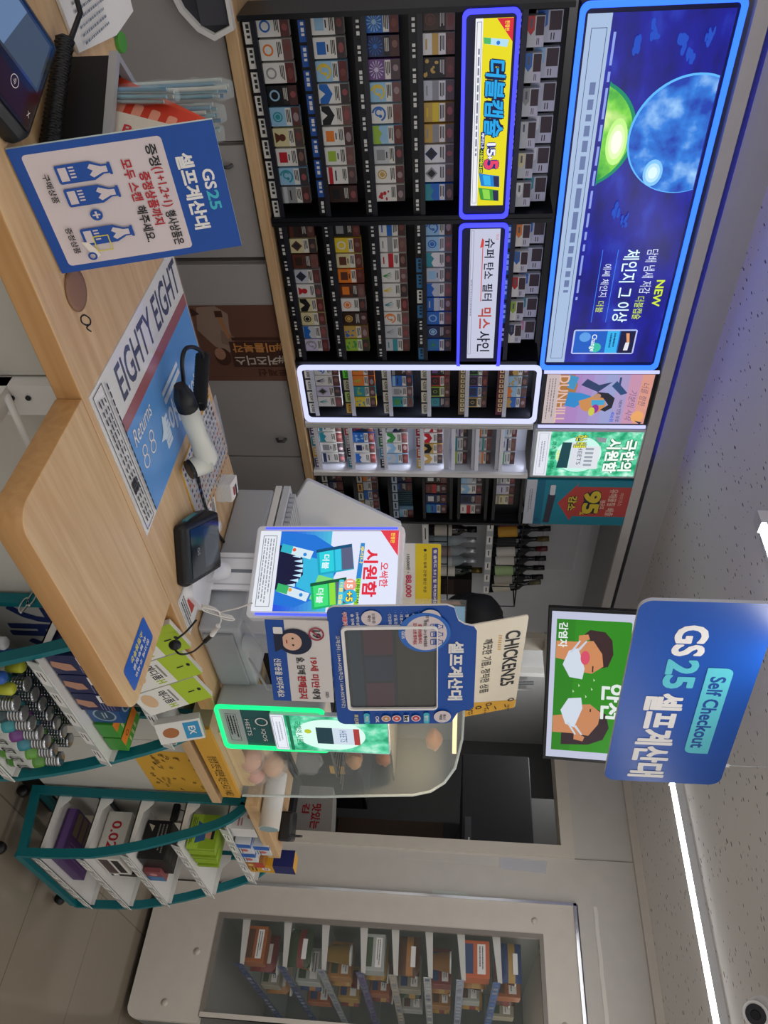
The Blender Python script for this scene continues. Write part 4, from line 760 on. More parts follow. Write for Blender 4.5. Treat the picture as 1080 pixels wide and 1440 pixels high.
# ---------------------------------------------------------------- mats
mt = thing('counter_mat', 'white and blue advertising mat with slanted navy lettering on the worktop', 'mat', (.93, 1.2, .9)); W_, H_ = .50, .338; fr = Fr((1.092, .946, .9005), (0, 1, 0), (-1, 0, 0))
b = MB(); b.fbox(fr, 0, 0, W_, H_, 0, .0012, PAPER); b.build('sheet', mt); p = Pr(fr, W_, H_, .0014); MW = mat('#dcdad6', .12, spec=.5); MBl = mat('#128ad6', .2, spec=.5); NV = mat('#15264e', .2); RD = mat('#8f1f30', .15)
p.rect(0, 0, 1, 1, MW); p.rect(.13, 0, 1, .60, MBl); p.rect(.13, .60, 1, .685, RD); p.text('EIGHTY EIGHT', .2, .735, .985, .945, NV, .02, .12)
p.text('돌아온', .40, .13, .66, .33, mat('#cfe0ee', .2), .05, .2); p.text('티떼이', .62, .04, .86, .2, mat('#cfe0ee', .2), .04, .2); p.rect(.5, .36, .72, .40, mat('#cfe0ee', .2)); p.rect(.5, .42, .72, .45, mat('#cfe0ee', .2))
for s_ in (.2, .285): p.arc(s_, .31, .022, .028, WH, 0, 360); p.arc(s_+.012, .375, .018, .024, WH, 0, 360)
p.text('Returns', .16, .46, .37, .56, WH, .0, .35); p.pts([(.36, .24), (.42, .2), (.46, .3), (.43, .36), (.40, .27)], mat('#cfe0ee', .2)); p.frame(.015, .02, .1, .98, .0016, INK); p.fine(.03, .06, .085, .94, 1, INK, .1)
for k in range(3):
    for j in range(16): p.rect(.035+.018*k, .06+.055*j, .042+.018*k, .06+.055*j+random.uniform(.025, .048), INK)
for j in range(18): p.rect(.115, .03+.052*j, .124, .03+.052*j+.04, INK)
p.build('print', mt)
b = MB(); b.fbox(Fr((1.095, .94, .9022), (0, 1, 0), (-1, 0, 0)), 0, 0, .512, .348, 0, .0008, glass('#ffffff', .06, .06)); b.build('clear_film', mt)
m2 = thing('counter_mat', 'small white mat printed all over with tiny marks, beside the barcode scanner', 'mat', (1.22, 1.3, .9)); W_, H_ = .19, .27; fr = Fr((1.125, 1.165, .9005), (1, -.02, 0), (.02, 1, 0)); b = MB(); b.fbox(fr, 0, 0, W_, H_, 0, .0012, mat('#d9a83a', .4)); b.build('sheet', m2); p = Pr(fr, W_, H_, .0014); p.rect(.02, .02, .98, .98, mat('#d2d0cc', .3))
for i in range(11):
    for j in range(15): x, y = .05+.085*i, .04+.063*j; p.rect(x, y, x+random.uniform(.03, .06), y+random.uniform(.015, .03), mat(random.choice(['#3a3c48', '#4a4c58', '#2f4f9a', '#a8483a', '#55565e']), .5)); p.rect(x+.01, y+.035, x+.05, y+.042, mat('#7a7a80', .5))
p.build('print', m2)
b = MB(); b.fbox(Fr((1.14, 1.30, .9025), (1, -.1, 0), (.1, 1, 0)), 0, 0, .17, .17, 0, .0008, glass('#eef4ff', .18, .1)); b.build('clear_film', m2)

# ---------------------------------------------------------------- barcode scanner lying on the mats
t = thing('barcode_scanner', 'pale handheld barcode scanner with a black cable collar lying on the mats', 'barcode scanner', (1.15, 1.3, .9)); SW = mat('#cfd0c6', .35)
a0 = PZ(262, 568, .945); a1 = PZ(278, 612, .945); a2 = PZ(291, 645, .955); tip = PZ(283, 664, .93)
b = MB(); ax = [a0, a0.lerp(a1, .5), a1, a1.lerp(a2, .6), a2, a2+(a2-a1)*.25]; b.tube(ax, [.021, .022, .021, .024, .026, .017], SW, 14)
nose = a2+(a2-a1)*.1; down = (PZ(268, 660, .925)-nose); b.tube([nose, nose+down*.5, nose+down], [.026, .024, .021], SW, 14); b.build('scanner_body', t, bevel=.0)
b = MB(); b.tube([nose+down*.9, nose+down*1.12], [.0225, .022], BLACK, 14); b.build('scan_window', t); b = MB(); b.tube([a1.lerp(a2, .35)+down*.12, a1.lerp(a2, .75)+down*.3], [.012, .010], BLACK, 10); b.build('trigger', t)
b = MB(); b.tube([a0+(a0-a1)*.55, a0+(a0-a1)*.2, a0+(a1-a0)*.12], [.012, .022, .0225], BLACK, 14); b.build('cable_collar', t)
s0 = a0+(a0-a1)*.5; P = [s0, PZ(258, 540, .94), PZ(256, 510, .95), PZ(260, 492, .955), PZ(270, 488, .955), PZ(281, 493, .955), PZ(285, 502, .95)]
b = MB(); b.tube(smooth(P), .0045, BLACK, 8); b.build('cable', t)
b = MB(); c0, c1 = PZ(285, 500, .945), PZ(281, 572, .945); Q = []
for i in range(330): s = i/329; a = i*.85; c = c0.lerp(c1, s); Q.append(c+V((math.cos(a)*.012*.5, math.cos(a)*.012*-.5, math.sin(a)*.014)))
b.tube(Q, .0035, BLACK, 5); b.build('coiled_cable', t)
tail = thing('black_cable', 'straight black cable running from the scanner behind the signature pad', 'cable', (1.3, 1.2, .9)); b = MB(); b.tube(smooth([PZ(276, 652, .92), PZ(280, 680, .905), PZ(289, 712, .905), PZ(303, 745, .905), PZ(330, 782, .905)]), .004, BLACK, 8); b.build('cord', tail)
# ---------------------------------------------------------------- signature pad, cards, notice
t = thing('signature_pad', 'black signature pad with a screen and a pen slot on the worktop', 'signature pad', (1.30, 1.08, .9)); T = Matrix.Translation((1.283, 1.078, .9)) @ Matrix.Rotation(R_(-33), 4, 'Z') @ Matrix.Scale(.9, 4)
b = MB(); 
for y, zz, k in ((-.085, .022, .9), (-.075, .032, 1), (.07, .062, 1), (.085, .055, .92)):
    for (xx, h) in ((-.075*k, 0), (.075*k, 0), (.081*k, zz*.5), (.073*k, zz), (-.073*k, zz), (-.081*k, zz*.5)): b.v.append(T @ V((xx, y, h)))
for i in range(3):
    for q in range(6): q2 = (q+1) % 6; b.face([i*6+q, i*6+q2, (i+1)*6+q2, (i+1)*6+q], mat('#17181b', .35))
b.face([5, 4, 3, 2, 1, 0], BLACK); b.face([18+k for k in range(6)], BLACK); b.build('pad_body', t, bevel=.004)
up = V((0, .145, .03)).normalized(); R3 = T.to_3x3().normalized(); fr = Fr(T @ V((-.062, -.065, .0342)), R3 @ V((1, 0, 0)), R3 @ up); p = Pr(fr, .112, .122, .0008); p.rect(0, 0, 1, 1, mat('#101114', .15, spec=.6)); p.rect(.1, .45, .9, .95, mat('#2b333c', .1, spec=.7)); p.text('GS', .42, .2, .58, .28, mat('#8a8c90', .4), .03); p.build('screen', t)
b = MB(); b.box((-.082, -.05, .01), (-.079, .03, .022), mat('#2f8f9c', .3), T); b.build('side_tag', t); b = MB(); b.lathe([(.013, 0), (.013, .0015), (.001, .0015)], WH, T @ V((-.035, .078, .0605)), 18); b.build('round_sticker', t)
t = thing('card_stack', 'small stack of white paper slips on the back edge of the worktop', 'paper slips', (1.36, 1.33, .9), 'paper slips'); b = MB()
for k in range(9): T = Matrix.Translation((1.352+random.uniform(-.001, .001), 1.335, .9+.0045*k)) @ Matrix.Rotation(R_(-18+random.uniform(-2, 2)), 4, 'Z'); b.box((-.024, -.03, 0), (.024, .03, .004), PAPER, T)
b.build('slips', t); p = Pr(Fr((1.333, 1.313, .9407), (.95, -.31, 0), (.31, .95, 0)), .044, .054, .0004); p.rect(.1, .6, .9, .8, INK); p.rect(.1, .3, .6, .5, RED); p.build('print', t)
for i, (x, y, lab) in enumerate(((1.415, 1.215, 'single white printed slip lying beside the grey cash drawer'), (1.345, 1.26, 'white slip half under the black cable behind the signature pad'))):
    fr = Fr((x-.03, y-.025, .9005), (.95, -.3, 0), (.3, .95, 0)); t = thing('paper_slip', lab, 'paper slips', (x, y, .9), 'paper slips'); b = MB(); b.fbox(fr, 0, 0, .055, .06, 0, .0008, PAPER); b.build('sheet', t); p = Pr(fr, .055, .06, .001); p.fine(.1, .4, .9, .9, 4, INK, .4); p.text('7', .6, .1, .85, .35, INK, .03); p.build('print', t)
t = thing('notice_card', 'small white notice with a red square beside the display stand foot', 'notice', (1.37, .985, .9)); fr = Fr((1.325, .955, .9005), (1, -.05, 0), (.05, 1, 0)); b = MB(); b.fbox(fr, 0, 0, .115, .075, 0, .0012, PAPER); b.build('sheet', t); p = Pr(fr, .115, .075, .0014); p.frame(.02, .03, .98, .97, .001, mat('#2a3a8a', .4)); p.rect(.35, .5, .75, .93, mat('#c0402f', .5)); p.fine(.1, .08, .9, .45, 3, INK, .4); p.build('print', t)
# ================================================================ DEVICES ON THE COUNTER
GB = mat('#a9adb2', .45)
t = thing('cash_drawer', 'big grey cash drawer box on the worktop behind the lit display stand', 'cash drawer', (1.6, 1.22, .9)); b = MB(); b.box((1.47, .986, .902), (1.722, 1.45, 1.003), GB); b.build('body', t, bevel=.006)
b = MB(); b.box((1.485, .978, .912), (1.708, .986, .985), mat('#8f9398', .45)); b.build('drawer', t, bevel=.002)
t = thing('receipt_printer', 'grey and white receipt printer with a ridged top on the cash drawer', 'printer', (1.56, 1.40, 1.003)); b = MB(); b.box((1.475, 1.30, 1.004), (1.62, 1.47, 1.022), WHITE); b.box((1.475, 1.30, 1.026), (1.62, 1.47, 1.046), mat('#c9ccd0', .4)); b.box((1.485, 1.31, 1.02), (1.61, 1.46, 1.03), DARK); b.build('body', t, bevel=.002)
b = MB()
for k in range(8): b.box((1.485, 1.31+.018*k, 1.047), (1.60, 1.322+.018*k, 1.062), mat('#b4b8be', .4))
b.build('ridged_cover', t)
t = thing('checkout_monitor', 'white checkout monitor seen from behind, leaning back above the printer', 'monitor', (1.62, 1.5, 1.003)); A_, B_ = V((1.484, 1.51, 1.085)), V((1.664, 1.51, 1.347)); e2 = V((.30, -.10, -.05))
fr = Fr(A_, (B_-A_), e2-(B_-A_)*(e2.dot(B_-A_)/(B_-A_).length_squared)); L_ = (B_-A_).length; b = MB(); b.prism(fr, rr(0, 0, L_, .30, .01), -.01, .01, mat('#d5d8dc', .4)); b.build('monitor_shell', t, bevel=.003)
b = MB(); b.prism(fr, rr(.02, .045, L_-.10, .2, .02), .010, .028, mat('#c6cace', .4)); b.prism(fr, rr(.03, -.01 if 0 else .012, L_-.03, .035, .008), .010, .016, mat('#8a9098', .4)); b.build('back_cover', t)
b = MB(); b.tube([(1.64, 1.42, 1.0), (1.66, 1.44, 1.15)], .022, GB, 12); b.build('stand', t)
t = thing('coupon_sign', 'yellow and grey coupon sign with pink price behind the lit display', 'sign', (1.85, 1.46, 1.0)); W_, H_ = .205, .23; fr = Fyp((1.853, 1.466, 1.345), -30.7, .7, W_, H_); b = MB(); b.prism(fr, rr(0, 0, W_, H_, .006), -.003, 0, mat('#d8d6d4', .4)); b.build('board', t)
YE = mat('#dcc31f', .4); PU = mat('#4a468c', .4); p = Pr(fr, W_, H_); p.rect(0, .66, 1, 1, YE, .006, (0, 0, 1, 1)); p.rect(.06, .88, 1.0, .96, PU, .004); p.text('릴 솔리드 2.0 | 릴 하이브리드', .09, .895, .98, .945, WH, .04); p.circ(.1, .79, .022, INK); p.text('기기 등록 간편 할인 쿠폰', .15, .77, .78, .81, INK, .01); p.text('110,000원', .17, .54, .42, .59, INK, .01); p.text('→', .44, .55, .47, .58, INK, .0); p.text('88,000', .5, .52, .86, .61, mat('#c8345c', .4), .04); p.frame(.03, .1, .97, .47, .0015, INK); p.fine(.1, .2, .9, .44, 4, mat('#77777c', .4), .3); p.build('print', t)
b = MB(); q = fr.at(W_*.5, .0, -.006); b.tube([q+V((0, 0, .05)), V((q.x, q.y, .905))], .006, GB, 8); b.build('pole', t)
# lit advert display on a white stand
t = thing('advert_display', 'tall lit advert display with a shark picture on a white stand', 'advert display', (1.40, 1.10, .9)); SHW = mat('#f0f0f4', .35)
W_, H_ = .203, .341; fr = Fyp((1.406, 1.118, 1.198), -71.5, -3, W_, H_); b = MB(); b.prism(fr, rr(-.016, -.012, W_+.016, H_+.012, .012), -.03, 0, SHW); b.build('screen_frame', t, bevel=.003)
b = MB(); 
for u in (-.0105, W_+.0045): b.prism(fr, rr(u, .01, u+.005, H_-.004, .002), .0004, .0022, emi('#4a5cff', 1.5))
b.build('edge_light', t)
p = Pr(fr, W_, H_, .0008); p.rect(0, 0, 1, 1, emi('#dfe4f8', 1.02)); 
for k in range(12): 
    a = k/12; cc = '#%02x%02x%02x' % (int(38+a*40), int(84+a*110), int(226-a*6)); p.rect(0, .15+.37*a, 1, .15+.37*(a+1/12)+.002, emi(cc))
p.pts([(.0, .15), (.92, .15), (.95, .3), (.8, .5), (.5, .58), (.2, .54), (.05, .4)], emi('#1f74d8')); p.pts([(.3, .3), (.7, .3), (.85, .5), (.6, .56), (.4, .55)], emi('#35b8e0')); p.pts([(.55, .45), (.85, .4), (.9, .52), (.6, .56)], emi('#7fdc7a'))
p.pts([(.18, .15), (.74, .15), (.7, .28), (.55, .34), (.36, .33), (.22, .27)], emi('#14163a'))
for k in range(8): x = .24+.06*k; y = .28+.055*math.sin((k+.5)/8*math.pi); p.pts([(x, y), (x+.045, y), (x+.022, y-.06)], emi('#bfe6ff'))
for a, c1, ca in ((.16, '#2fb4c8', '#e85a3a'), (.66, '#39b46a', '#e8a03a')):
    s = .1 if a < .5 else .12; p.pts([(a, .17), (a+.1, .16), (a+.1+s, .38), (a+s, .40)], emi('#d5e8f2')); p.pts([(a, .17), (a+.1, .16), (a+.135, .24), (a+.035, .25)], emi(c1)); p.circ(a+.08, .26, .022, emi(ca)); p.circ(a+.14, .34, .022, emi('#2a86d8'))
for (a, c1, c2, c3, y0) in ((.14, '#19a7c4', '#2ad0e0', '#0f4f7a', .42), (.56, '#18b46a', '#3fe07a', '#0f5a3a', .40)):
    sx = .06; p.pts([(a+.1, y0), (a+.42, y0+.03), (a+.34, y0+.28), (a-.02+.04, y0+.25)], emi(c1)); p.pts([(a+.13, y0+.02), (a+.39, y0+.045), (a+.36, y0+.14), (a+.09, y0+.12)], emi(c2)); p.pts([(a+.08, y0+.13), (a+.36, y0+.15), (a+.35, y0+.19), (a+.06, y0+.17)], emi('#36c8e8' if a < .5 else '#8fe03f')); p.pts([(a+.06, y0+.175), (a+.35, y0+.195), (a+.33, y0+.275), (a+.03, y0+.25)], emi('#5a6080')); p.pts([(a+.1, y0), (a+.14, y0), (a+.06, y0+.25), (a+.02, y0+.25)], emi(c3)); p.text('더블', a+.16, y0+.05, a+.34, y0+.1, emi('#e8fbff'), .04)
p.rect(0, 0, 1, .145, emi('#e4e8f0')); p.frame(.06, .025, .95, .125, .0013, emi('#4a505e')); p.fine(.1, .035, .92, .115, 4, emi('#8a909c'), .4)
p.text('오싹한', .40, .88, .70, .94, emi('#e04a5e'), .035); p.text('시원함', .24, .765, .82, .865, emi('#e0283f'), .05); p.pts([(.16, .735), (.60, .72), (.60, .755), (.16, .765)], emi('#2a86d0')); p.text('뿌리나', .2, .735, .42, .76, emi('#ffe84a'), .03); p.pts([(.60, .72), (.95, .715), (.98, .745), (.60, .755)], emi('#9fe03a')); p.text('시원에디션', .6, .722, .9, .75, emi('#1d4a2a'), .03)
p.pts([(0, 1), (.0, .87), (.32, 1)], emi('#e23a4a')); p.text('한정판', .03, .945, .16, .975, emi('#ffe04a'), .03); p.circ(.68, .68, .075, emi('#f2a08a')); p.circ(.82, .685, .085, emi('#35b4e0')); p.text('15', .63, .66, .72, .7, WHITE if 0 else emi('#ffffff'), .04); p.text('+5', .76, .66, .88, .705, emi('#ffe84a'), .05, outline=emi('#1c4a7a'), ow=.05); p.rect(.62, .605, .95, .64, emi('#49c8e4'), .003); p.text('더블 캡슐', .65, .61, .92, .635, emi('#ffe84a'), .03)
p.build('screen', t)
nk = Fyp((1.435, 1.134, 1.0), -71.5, 0, .095, .16); b = MB(); b.prism(nk, rr(0, -.02, .095, .19, .006), -.012, 0, SHW); b.fbox(nk, .043, .03, .052, .19, 0, .001, mat('#7f868f', .4)); b.fbox(nk, .012, 0, .016, .19, 0, .0012, mat('#c3c6cc', .4)); b.fbox(nk, .08, 0, .084, .19, 0, .0012, mat('#c3c6cc', .4)); b.build('neck', t, bevel=.002)
b = MB(); b.prism(Fr((1.365, 1.07, .9), (.3, -.95, 0), (.95, .3, 0)), rr(-.07, -.045, .07, .09, .03), .0, .016, SHW); b.tube([(1.39, 1.10, .915), (1.43, 1.13, .945)], [.03, .022], SHW, 14); b.build('stand_base', t)
cb = thing('white_cable', 'coiled white cable tied in a loop below the lit display', 'cable', (1.45, 1.0, .95)); b = MB(); P = []
c = PZ(292, 862, .99); c1, c2 = PY(285, 850, .955), PY(325, 868, .955); mid = PY(308, 862, .955)
for k in range(3):
    o = V((0, -.004*k, .002*k)); P += [mid+o, mid.lerp(c1, .6)+V((0, 0, .012+.003*k))+o, c1+o, mid.lerp(c1, .6)-V((0, 0, .008+.003*k))+o, mid+o, mid.lerp(c2, .6)+V((0, 0, .010+.002*k))+o, c2+o, mid.lerp(c2, .6)-V((0, 0, .010))+o]
P.append(mid); P += [PY(335, 855, .955), PY(355, 848, .96)]; b.tube(smooth(P, 5), .0018, WHITE, 5); b.build('cord', cb)
b = MB(); b.tube(smooth([mid, PY(311, 872, .955), PY(307, 880, .955)], 4), .0018, WHITE, 5); b.tube([PY(307, 880, .955), PY(298, 893, .955)], .006, WHITE, 8); b.build('plug', cb); b = MB(); b.tube([PY(298, 893, .955), PY(288, 902, .955)], .0055, BLACK, 8); b.tube(smooth([PY(288, 902, .955), PY(272, 916, .90), PY(255, 920, .87), PY(246, 913, .88), PY(246, 902, .89), PY(262, 888, .92), PY(276, 872, .955)], 6), .0024, BLACK, 6); b.blob(PY(246, 907, .87), (.012, .012, .014), BLACK, 10, 6); b.build('adapter_cable', cb)

# self checkout kiosk
t = thing('self_checkout_screen', 'self checkout screen in a blue printed surround on the cash drawer', 'self checkout', (1.52, 1.03, 1.003)); W_, H_ = .372, .28; fr = Fyp((1.513, .925, 1.367), -13.2, 3.8, W_, H_)
ol = rr(0, 0, W_, H_*.97, .02, 5, (1, 1, 0, 0))[:12]+[(W_, H_*.93), (W_*.985, H_*.98), (W_*.94, H_*1.005), (W_*.90, H_*1.03), (W_*.88, H_*1.08), (W_*.875, H_*1.13), (W_*.85, H_*1.165), (W_*.2, H_*1.165), (W_*.165, H_*1.14), (W_*.15, H_*1.07), (W_*.12, H_*1.02), (W_*.07, H_*1.0), (W_*.02, H_*.985), (0, H_*.93)]
b = MB(); b.prism(fr, ol, -.006, 0, BL, WH); b.build('printed_surround', t)
b = MB(); b.fbox(fr, W_*.14, H_*.08, W_*.88, H_*.88, -.05, -.006, WHITE); b.fbox(fr, W_*.3, H_*.25, W_*.7, H_*.7, -.08, -.05, GB); b.build('monitor_housing', t, bevel=.004); b = MB(); q = fr.at(W_*.5, H_*.3, -.06); b.tube([q, V((q.x, q.y+.01, 1.004))], .022, GB, 12); b.build('stand', t)
b = MB(); b.ring(fr, rr(W_*.145, H_*.10, W_*.855, H_*.86, .012), rr(W_*.165, H_*.125, W_*.84, H_*.85, .008), 0, .007, WH); b.build('screen_bezel', t)
p = Pr(fr, W_, H_, .0012); p.rect(.16, .12, .845, .855, mat('#2b2f33', .1, spec=.7)); 
for (a, c_, d, e, q) in ((.18, .15, .84, .25, '#2f3a44'), (.18, .27, .38, .50, '#4a2f36'), (.4, .27, .6, .50, '#2c3442'), (.62, .27, .83, .50, '#4a333a'), (.18, .53, .83, .83, '#3c3a30')): p.rect(a, c_, d, e, mat(q, .12, spec=.7))
p.build('screen', t)
p = Pr(fr, W_, H_, .0012); p.text('셀프계산대', .28, .945, .78, 1.065, WH, .06); p.text('고객센터 : 1644-5425(주간) / 1644-5037(야간)', .22, .045, .84, .085, WH, .01)
p.text('구매불가', .035, .12, .14, .155, mat('#d85a6a', .5), .05, outline=WH, ow=.06); p.text('술 담배', .05, .185, .135, .21, WH, .02); p.text('19세이상', .04, .225, .14, .25, WH, .02); p.circ(.085, .345, .06, PN); p.text('신분증', .045, .35, .125, .375, INK, .02); p.text('확인', .06, .315, .11, .34, INK, .02)
for k, s in enumerate(('· 티머니', '· 카드 결제', '· 멤버십', '· 제휴사', '· 상품권', '· 간편결제')): p.text(s, .04, .70-.045*k, .13, .725-.045*k, WH, .0)
p.circ(.085, .80, .062, PN); p.text('카드', .06, .80, .112, .825, INK, .02); p.text('결제', .06, .765, .112, .79, INK, .02)
p.circ(.925, .90, .055, PN); p.text('통신', .90, .905, .95, .93, INK, .02); p.text('적립', .90, .875, .95, .90, INK, .02); p.rect(.885, .74, .985, .79, CY, .006); p.text('할인', .91, .75, .96, .78, WH, .02); p.rect(.885, .23, .985, .28, CY, .006); p.text('적립', .91, .24, .96, .27, WH, .02)
for v, c_ in ((.675, '#c8344a'), (.51, '#d84a3a'), (.42, '#c98a4a')): p.circ(.935, v, .03, PN); p.circ(.935, v, .023, mat(c_, .5)); p.circ(.935, v, .01, PN)
p.rect(.905, .57, .965, .615, WH); p.text('kt', .912, .575, .958, .61, BLACK, .08); p.text('OK', .91, .33, .97, .36, WH, .03); p.text('포인트', .89, .15, .985, .185, mat('#e8d88a', .5), .02); p.build('print', t)
b = Pr(fr, W_, H_, .004); b.ell(.20, .755, .155, .205, mat('#2a6ac0', .35), 36); b.ell(.205, .765, .135, .165, PN, 36); 
for k in range(3): bottle_icon(b, .13+.06*k, .80, .045, .1, BL, PN)
b.text('증정(1+1,2+1) 행사상품은', .10, .745, .31, .775, INK, .02); b.text('증정상품까지', .13, .705, .28, .735, RED, .04); b.text('모두 스캔 해주세요', .12, .665, .29, .695, RED, .03); b.text('GS25', .18, .575, .24, .597, WH, .03); b.build('round_sticker', t)
t = thing('age_check_sign', 'white and blue age check sign below the self checkout screen', 'sign', (1.5, .93, 1.003)); W_, H_ = .227, .142; fr = Fyp((1.476, .910, 1.158), -20.2, 0, W_, H_); b = MB(); b.fbox(fr, 0, 0, W_, H_, -.003, 0, mat('#d9d3cf', .45)); b.build('board', t); 
for u in (.09, .20): q = fr.at(u, .0, -.004); b = MB(); b.tube([q+V((0, 0, .06)), V((q.x, q.y+.0, 1.075)), V((q.x+.03, q.y+.10, 1.005))], .003, GB, 6); b.build('leg', t); p = Pr(fr, W_, H_); p.rect(0, 0, 1, .30, BL); p.text('19세 미만', .44, .66, .82, .79, RED, .04); p.text('에게', .83, .66, .96, .79, INK, .03); p.text('술, 담배', .44, .44, .65, .58, INK, .03); p.text('판매금지', .67, .44, .96, .58, RED, .05); p.text('신분증을 보여주세요', .46, .08, .95, .2, WH, .03); p.text('GS25', .86, .88, .93, .93, INK, .02)
p.ell(.25, .45, .155, .27, mat('#16203c', .5), 30); p.ell(.25, .40, .105, .16, mat('#e0b49a', .5), 24); p.ell(.21, .42, .012, .02, INK, 10); p.ell(.29, .42, .012, .02, INK, 10); p.rect(.23, .31, .27, .33, RED); p.pts([(.12, .12), (.38, .12), (.33, .26), (.17, .26)], mat('#16203c', .5)); p.rect(.08, .12, .16, .27, WH, .003); p.arc(.15, .80, .062, .078, mat('#a0304a', .5)); p.text('19', .105, .74, .195, .87, INK, .02); p.pts([(.10, .72), (.11, .70), (.205, .87), (.195, .89)], mat('#a0304a', .5)); p.build('print', t)
# green edged display with a lit poster
t = thing('product_display', 'teal product display box edged in green neon with a lit icy poster', 'product display', (1.80, .94, .9)); fr = Fr((1.71, .922, .905), (.99, -.14, 0), (0, 0, 1)); W_, H_ = .176, .28
b = MB(); b.prism(fr, rr(0, 0, W_, H_, .015), -.07, 0, mat('#b4bab8', .4)); b.build('body', t, bevel=.002)
b = MB(); o_, i_ = rr(-.002, -.002, W_+.002, H_, .016, 6), rr(.006, .006, W_-.006, H_-.008, .012, 6); b.ring(fr, o_, i_, 0, .008, emi('#18f08a', 1.3)); b.build('neon_edge', t)
p = Pr(fr, W_, H_, .0006); p.rect(.05, .02, .95, .98, mat('#a7b0ae', .4)); p.rect(.05, .22, .95, .98, mat('#1f5a5c', .3)); p.frame(.2, .07, .85, .17, .0012, INK); p.fine(.24, .08, .82, .16, 3, INK, .5); p.text('HEETS', .30, .245, .70, .285, WH, .0); p.text('x', .5, .31, .54, .33, WH, .0); p.text('IQOS', .52, .375, .82, .42, WH, .0); p.arc(.35, .40, .075, .095, WH); p.build('print', t)
f2 = Fr(fr.at(.012, .14, .012), fr.r, fr.u); W2, H2 = .152, .30; b = MB(); b.prism(f2, rr(0, 0, W2, H2, .006), -.012, 0, mat('#d4dae4', .3)); b.build('poster_panel', t); p = Pr(f2, W2, H2); p.rect(.02, .01, .98, .99, ice); p.rect(.02, .01, .98, .12, emi('#e8ecf4')); p.frame(.06, .02, .94, .11, .001, emi('#4a5a9a')); p.fine(.2, .04, .8, .09, 2, emi('#a0a8b8')); p.ell(.5, .5, .42, .3, emi('#dcfff2'), 30); p.rect(.02, .14, .98, .17, emi('#0f6a4a')); p.text('극한의 시원함', .15, .2, .85, .26, emi('#0f8a5a'), .03); p.circ(.42, .31, .06, emi('#b8c82f')); p.rect(.3, .38, .75, .52, emi('#1a3a44')); p.rect(.3, .52, .75, .70, emi('#cfdcea')); p.text('HEETS', .36, .58, .68, .64, emi('#4a6a9a'), .0); p.rect(.3, .70, .75, .75, emi('#a83a3a')); p.build('screen', t)
# small marks of the counter leaf
# ---------------------------------------------------------------- chicken case
CX0, CX1 = 1.90, 2.352
prof = [(.955, .845), (.965, 1.10), (.985, 1.385), (1.0, 1.44), (1.03, 1.482), (1.08, 1.515), (1.18, 1.537), (1.36, 1.545), (1.40, 1.545), (1.40, .845)]
t = thing('chicken_case', 'curved glass counter case with trays and plastic bags beside the green neon display', 'display case', (2.1, 1.2, .78)); GL = glass('#dfe8e4', .10, .02); G2 = glass('#e8f2ee', .5, .05)
CX0 = 1.895
fr = Fr((CX1, 0, 0), (0, 1, 0), (0, 0, 1)); b = MB(); b.prism(fr, prof, -.004, .0, GL); b.tube([(CX1, y, z) for y, z in prof[:8]], .0045, G2, 6); b.build('end_glass', t)
b = MB(); n = len(b.v)
for i in range(7):
    (y0, z0), (y1, z1) = prof[i], prof[i+1]; b.poly([(CX0, y0, z0), (CX1, y0, z0), (CX1, y1, z1), (CX0, y1, z1)], GL)
b.build('front_glass', t)
b = MB(); b.box((CX0, .955, .785), (CX1, 1.42, .842), mat('#c9b48a', .4)); b.build('base', t); b = MB(); b.box((CX0, 1.40, .842), (CX1, 1.408, 1.54), glass('#cfd6d2', .14, .05)); b.build('rear_glass', t)
b = MB(); b.box((CX0, .945, .785), (CX1-.005, .955, .842), mat('#d8a23c', .5)); b.build('yellow_strip', t)
p = Pr(FY(CX0, .785, .945), CX1-CX0-.005, .057); p.text('정성껏 만든 따뜻한 치킨 드시고 가세요', .36, .25, .97, .75, BLACK, .0); p.build('strip_lettering', t)
b = MB(); b.box((CX0, 1.02, 1.14), (CX1-.02, 1.38, 1.146), mat('#8a8f8c', .25, .7)); b.box((CX0, 1.02, 1.32), (CX1-.02, 1.34, 1.326), mat('#8a8f8c', .25, .7)); 
for k in range(12): b.tube([(CX0+.045*k+.03, 1.02, 1.15), (CX0+.045*k+.03, 1.38, 1.15)], .002, CHROME, 5)
b.build('wire_shelf', t)
b = MB(); b.box((CX0+.06, 1.10, 1.505), (CX1-.06, 1.14, 1.518), emi('#ffdca8', 1.5)); b.build('warming_lamp', t); l2 = bpy.data.lights.new('lamp', 'AREA'); l2.shape = 'RECTANGLE'; l2.size = .3; l2.size_y = .05; l2.energy = 1.6; l2.color = (1, .72, .42); lo = bpy.data.objects.new('lamp', l2); COL.objects.link(lo); lo.parent = t; lo.location = V((2.1, 1.08, 1.49))-V(t['_w'])
t2 = thing('food_tray', 'cream tray of wrapped bread rolls low in the chicken case', 'tray', (2.2, 1.1, .842)); b = MB(); b.box((1.98, .98, .843), (2.335, 1.25, .855), mat('#e0c898', .5)); b.ring(Fr((0, 0, .855), (1, 0, 0), (0, 1, 0)), [(1.98, .98), (2.335, .98), (2.335, 1.25), (1.98, 1.25)], [(1.99, .99), (2.325, .99), (2.325, 1.24), (1.99, 1.24)], 0, .03, mat('#d8bd8a', .5)); b.build('tray_body', t2)
